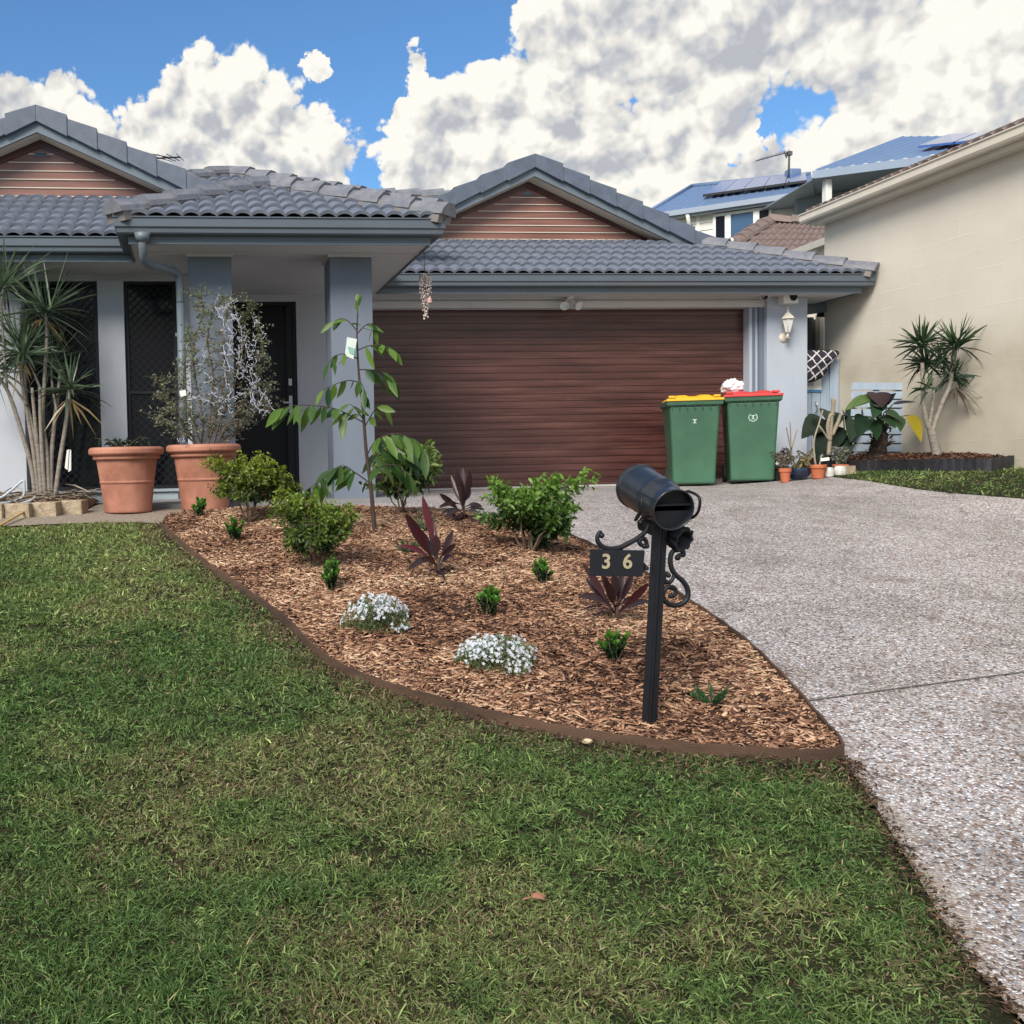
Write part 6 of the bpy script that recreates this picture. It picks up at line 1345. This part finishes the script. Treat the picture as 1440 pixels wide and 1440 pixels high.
n = 420; x = rng.uniform(-2.2, pb_.x, n); y = rng.uniform(pb_.y+.15, 10.0, n); lf = Leaves(); lf.add(np.stack([x, y, gz(x, y)+.12+.03*rng.random(n)], 1), rdir(n, -.2, .4), rdir(n, .3, 1), rng.uniform(.05,.4,n), rng.uniform(.006,.014,n), mixc((.12,.095,.07),(.33,.28,.22),rng.random(n)), [(0,.6),(.5,1.),(1,.1)], bend=.2); tag(lf.build('leaf_litter', M['chip']), kind='stuff', label='dry strap leaves and twigs littering the dracaena bed')
hz = thing('garden_hose', ground(20, 712), 'pale grey hose looped over the litter at the foot of the dracaenas', 'hose'); mb = MB()
hY = pb_.y+.22
for P_ in ([(-30,706),(0,700),(15,690),(32,676),(34,682),(33,697),(20,704),(0,708),(-30,712)],[(-30,698),(-5,704),(20,710),(40,706),(50,698)],[(-30,716),(0,711),(25,709),(45,703)]): mb.tube(catmull([at(x, y, hY) for x, y in P_], 6), .011, 8)
mb.build('coil', M['hose'], hz)
a = ground(-10, 748); b = at(40, 716, pb_.y-.02); mb = MB(); mb.bar(V((a.x, a.y, gf(a.x, a.y)+.02)), b, .022, .012); o = mb.build('timber_strip', pmat('pale_timber', (.42,.27,.10), .7, .15, 9, .3, 60)); rebase(o, V((a.x, a.y, gf(a.x, a.y)))); tag(o, 'thin yellowish timber strip leaning on the left stone block', 'timber strip')
# ---- shell wind chime at the porch corner
hk = V((2.195, 9.46, 3.55)); top_ = at(596, 352, 9.6); Yc = 9.6
wc = thing('wind_chime', top_, 'strings of small shells hanging from the porch corner as a wind chime', 'wind chime'); mb = MB(); cd = MB(); rs = np.random.default_rng(12)
cd.tube([at(596.5, 352, Yc), at(597, 384, Yc)], .003, 5)
ringc = at(597, 388, Yc); cd.tube([ringc+V((.05*cos(a), .05*sin(a), .0)) for a in np.linspace(0, 2*pi, 17)], .003, 5)
for k in range(16):
    a = 2*pi*k/16; L_ = .16+.26*((k*7 % 16)/16); r_ = .045; x0 = ringc+V((r_*cos(a), r_*sin(a), 0)); 
    e = ringc+V((.018*cos(a)+.01, .018*sin(a), -L_)); mid = x0.lerp(e, .4)+V((.02*cos(a), .02*sin(a), 0)); P_ = catmull([x0, mid, e], 5); cd.tube(P_, .0012, 4)
    for p in P_[::1]: mb.sphere(p+V(rdir(1)[0])*.006, rs.uniform(.006,.0105), 7, (1,.7,1.2))
cd.build('cords', M['twig'], wc); mb.build('shells', M['shell'], wc)
mb = MB(); q = at(604, 423, Yc-.05); mb.lathe([(.001,.035),(.014,.03),(.022,.01),(.024,-.02),(.018,-.022)], q, 12); mb.build('bell', pmat('pink_shell', (.60,.36,.34), .5, .15, 30, 0), wc)
# ================================================================== SKY, SUN, CAMERA
SUN_AZ, SUN_EL = radians(215), radians(38)        # compass-like: 0 = +Y, clockwise; sun behind the viewer to the left
w = bpy.data.worlds.new('World'); SC.world = w; w.use_nodes = True; nt = w.node_tree; nt.nodes.clear()
out = nt.nodes.new('ShaderNodeOutputWorld'); bg = nt.nodes.new('ShaderNodeBackground'); bg.inputs[1].default_value = 1.0; L(nt, bg.outputs[0], out.inputs[0])
sky = nt.nodes.new('ShaderNodeTexSky'); sky.sky_type = 'NISHITA'; sky.sun_disc = False; sky.sun_elevation = SUN_EL; sky.sun_rotation = SUN_AZ; sky.air_density = 1.0; sky.dust_density = .6; sky.ozone_density = 2.2
sk = N(nt, 'ShaderNodeVectorMath', operation='SCALE'); sk.inputs['Scale'].default_value = .112; L(nt, sky.outputs[0], sk.inputs[0])
tc = N(nt, 'ShaderNodeTexCoord'); DIR = tc.outputs['Generated']
nrm = N(nt, 'ShaderNodeVectorMath', operation='NORMALIZE'); L(nt, DIR, nrm.inputs[0]); DIR = nrm.outputs[0]
# cumulus texture as a reusable group
g = bpy.data.node_groups.new('cumulus', 'ShaderNodeTree'); g.interface.new_socket('Vector', in_out='INPUT', socket_type='NodeSocketVector'); g.interface.new_socket('Value', in_out='OUTPUT', socket_type='NodeSocketFloat')
gi = g.nodes.new('NodeGroupInput'); go = g.nodes.new('NodeGroupOutput')
def gn(t, **k): return N(g, t, **k)
n0 = gn('ShaderNodeTexNoise', Scale=9., Detail=3, Roughness=.5); g.links.new(gi.outputs[0], n0.inputs['Vector'])
dm = gn('ShaderNodeMix', data_type='VECTOR'); dm.inputs[0].default_value = .035; g.links.new(gi.outputs[0], dm.inputs[4]); g.links.new(n0.outputs['Color'], dm.inputs[5])
acc = None
for s_, wt_ in ((10., .42), (23., .29), (55., .17), (130., .09)):
    v = gn('ShaderNodeTexVoronoi', Scale=s_, feature='F1'); g.links.new(dm.outputs[1], v.inputs['Vector'])
    sq = gn('ShaderNodeMath', operation='MULTIPLY'); g.links.new(v.outputs['Distance'], sq.inputs[0]); g.links.new(v.outputs['Distance'], sq.inputs[1])
    m_ = gn('ShaderNodeMath', operation='MULTIPLY_ADD'); m_.inputs[1].default_value = -wt_*1.5; m_.inputs[2].default_value = wt_
    g.links.new(sq.outputs[0], m_.inputs[0])
    if acc is None: acc = m_
    else:
        a_ = gn('ShaderNodeMath', operation='ADD'); g.links.new(acc.outputs[0], a_.inputs[0]); g.links.new(m_.outputs[0], a_.inputs[1]); acc = a_
nf = gn('ShaderNodeTexNoise', Scale=26., Detail=8, Roughness=.6); g.links.new(gi.outputs[0], nf.inputs['Vector'])
mf = gn('ShaderNodeMath', operation='MULTIPLY_ADD'); mf.inputs[1].default_value = .30; g.links.new(nf.outputs[0], mf.inputs[0]); g.links.new(acc.outputs[0], mf.inputs[2]); g.links.new(mf.outputs[0], go.inputs[0]); g.interface.new_socket('Puffs', in_out='OUTPUT', socket_type='NodeSocketFloat'); g.links.new(acc.outputs[0], go.inputs[1])
def cum(vec):
    n = nt.nodes.new('ShaderNodeGroup'); n.node_tree = g; L(nt, vec, n.inputs[0]); return n
def math_(op, a, b=None, c=None, clamp=False):
    m = N(nt, 'ShaderNodeMath', operation=op); m.use_clamp = clamp
    for i, v in enumerate((a, b, c)):
        if v is None: continue
        if isinstance(v, (int, float)): m.inputs[i].default_value = v
        else: L(nt, v, m.inputs[i])
    return m.outputs[0]
def udir(px, py): d = ray(px, py); return d/np.linalg.norm(d)
wn = N(nt, 'ShaderNodeTexNoise', Scale=15., Detail=7, Roughness=.66); L(nt, DIR, wn.inputs['Vector'])
wm = N(nt, 'ShaderNodeVectorMath', operation='MULTIPLY_ADD'); L(nt, wn.outputs['Color'], wm.inputs[0]); wm.inputs[1].default_value = (.085,)*3; ws_ = N(nt, 'ShaderNodeVectorMath', operation='SUBTRACT'); L(nt, DIR, ws_.inputs[0]); ws_.inputs[1].default_value = (.0425,)*3; L(nt, ws_.outputs[0], wm.inputs[2]); WD = wm.outputs[0]
def blob(px, py, r):                      # soft cap on the celestial sphere: 1 at the middle, 0 at angular radius r
    d = udir(px, py); dp = N(nt, 'ShaderNodeVectorMath', operation='DISTANCE'); L(nt, WD, dp.inputs[0]); dp.inputs[1].default_value = tuple(d)
    k = 1/(r/F/(1+((px-PPX)/F)**2)**.5); return math_('MULTIPLY_ADD', dp.outputs['Value'], -k, 1.0)
def union(L_):
    acc = None
    for b in L_:
        o = blob(*b)
        acc = o if acc is None else (lambda A, B: (lambda m: m)(math_('SMOOTH_MAX', A, B, .25)))(acc, o)
    return acc
CL = [(-90,175,130),(20,150,72),(75,140,58),(105,185,70),(150,225,80),(30,235,140),(275,145,58),(235,175,50),(330,175,62),(370,215,65),(300,235,115),(420,250,75),(465,272,40),(200,240,75),
      (442,102,17),(440,92,10),(590,95,28),(575,150,22),(600,210,50),(660,175,85),(730,140,80),(800,110,85),(870,65,105),(960,40,120),(1080,60,150),(1230,60,170),(1400,90,210),(1600,100,260),(620,250,65),(720,240,110),(830,220,120),(950,210,120),(1060,250,90),(1180,190,120),(1300,180,140),(1450,220,200),(762,32,34),(805,30,22),(552,225,14),(560,242,14),(1000,110,110),(1150,110,110),(1250,40,200),(1420,20,220),(1380,200,160),(1100,20,150),(1210,130,130)]
HO = [(1012,222,34),(1062,198,22),(980,205,24),(978,240,16),(1092,188,13)]
sh = union(CL); ho = union(HO); ho = math_('MAXIMUM', ho, 0.0)
view = udir(720, 100); vd = N(nt, 'ShaderNodeVectorMath', operation='DOT_PRODUCT'); L(nt, DIR, vd.inputs[0]); vd.inputs[1].default_value = tuple(view)
side = N(nt, 'ShaderNodeMapRange'); side.inputs[1].default_value = .86; side.inputs[2].default_value = .72; L(nt, vd.outputs['Value'], side.inputs[0])
n1 = N(nt, 'ShaderNodeTexNoise', Scale=2.2, Detail=3); L(nt, DIR, n1.inputs['Vector'])
gen = math_('MULTIPLY_ADD', n1.outputs[0], 5.0, -2.35); gen = math_('MINIMUM', gen, .8)
base = N(nt, 'ShaderNodeMix', data_type='FLOAT'); L(nt, side.outputs[0], base.inputs[0]); L(nt, sh, base.inputs[2]); L(nt, gen, base.inputs[3])
c0n = cum(DIR); c0 = c0n.outputs[0]
bshape = math_('MINIMUM', base.outputs[0], .62)
dens = math_('ADD', math_('MULTIPLY_ADD', c0, 1.5, -.78), bshape); dens = math_('MULTIPLY_ADD', ho, -.8, dens)
mask = N(nt, 'ShaderNodeMapRange', interpolation_type='SMOOTHERSTEP'); mask.inputs[1].default_value = .16; mask.inputs[2].default_value = .35; L(nt, dens, mask.inputs[0])
# relief: compare the texture with itself one step towards the light
right = CM[0]; up = np.array([0, 0, 1.])
def shifted(v): 
    a_ = N(nt, 'ShaderNodeVectorMath', operation='ADD'); L(nt, DIR, a_.inputs[0]); a_.inputs[1].default_value = tuple(v); return a_.outputs[0]
lt = (-right*.55+up*.8); c1n = cum(shifted(lt*.02)); 
rel = math_('ADD', math_('MULTIPLY', math_('SUBTRACT', c0n.outputs[1], c1n.outputs[1]), 2.2), math_('MULTIPLY', math_('SUBTRACT', c0, c1n.outputs[0]), .8))
n3 = N(nt, 'ShaderNodeTexNoise', Scale=5., Detail=3, Roughness=.45, Distortion=.3); L(nt, DIR, n3.inputs['Vector'])
deep = math_('MULTIPLY_ADD', base.outputs[0], -.42, .36)
lum = math_('ADD', math_('ADD', math_('MULTIPLY_ADD', n3.outputs[0], 1.5, -.17), rel), deep)
cr = ramp(nt, lum, [(-.0, (.40,.415,.45)), (.28, (.50,.51,.525)), (.62, (.655,.64,.60)), (1., (.80,.78,.725))])
sv = N(nt, 'ShaderNodeMix', data_type='RGBA'); L(nt, mask.outputs[0], sv.inputs[0])
# deepen the blue a little as the photograph has it
tint = N(nt, 'ShaderNodeVectorMath', operation='MULTIPLY'); L(nt, sk.outputs[0], tint.inputs[0]); tint.inputs[1].default_value = (.64, .93, 1.15)
L(nt, tint.outputs[0], sv.inputs[6]); L(nt, cr.outputs[0], sv.inputs[7]); L(nt, sv.outputs[2], bg.inputs[0])
w.cycles.sampling_method = 'MANUAL'; w.cycles.sample_map_resolution = 512
sd = bpy.data.lights.new('sun', 'SUN'); sd.energy = 3.8; sd.angle = radians(26); sd.color = (1., .93, .82)
so = bpy.data.objects.new('sun', sd); COL.objects.link(so)
tosun = V((sin(SUN_AZ)*cos(SUN_EL), cos(SUN_AZ)*cos(SUN_EL), sin(SUN_EL))); so.rotation_euler = tosun.to_track_quat('Z', 'Y').to_euler(); so.location = (0, -5, 12)
cd_ = bpy.data.cameras.new('camera'); cam = bpy.data.objects.new('camera', cd_); COL.objects.link(cam); SC.camera = cam
cd_.sensor_width = 36; cd_.lens = 36.0*F/1440; cd_.shift_x = (720-PPX)/1440; cd_.clip_start = .05; cd_.clip_end = 500
Rm = Matrix(((CM[0][0], CM[1][0], -CM[2][0]), (CM[0][1], CM[1][1], -CM[2][1]), (CM[0][2], CM[1][2], -CM[2][2]))).to_4x4(); cam.matrix_world = Matrix.Translation(V(CAM))@Rm
SC.render.engine = 'CYCLES'; SC.render.resolution_x = SC.render.resolution_y = 1024
SC.view_settings.view_transform = 'Standard'; SC.view_settings.look = 'None'; SC.view_settings.exposure = .32; SC.view_settings.gamma = 1
SC.cycles.max_bounces = 6; SC.cycles.diffuse_bounces = 3; SC.cycles.transparent_max_bounces = 6
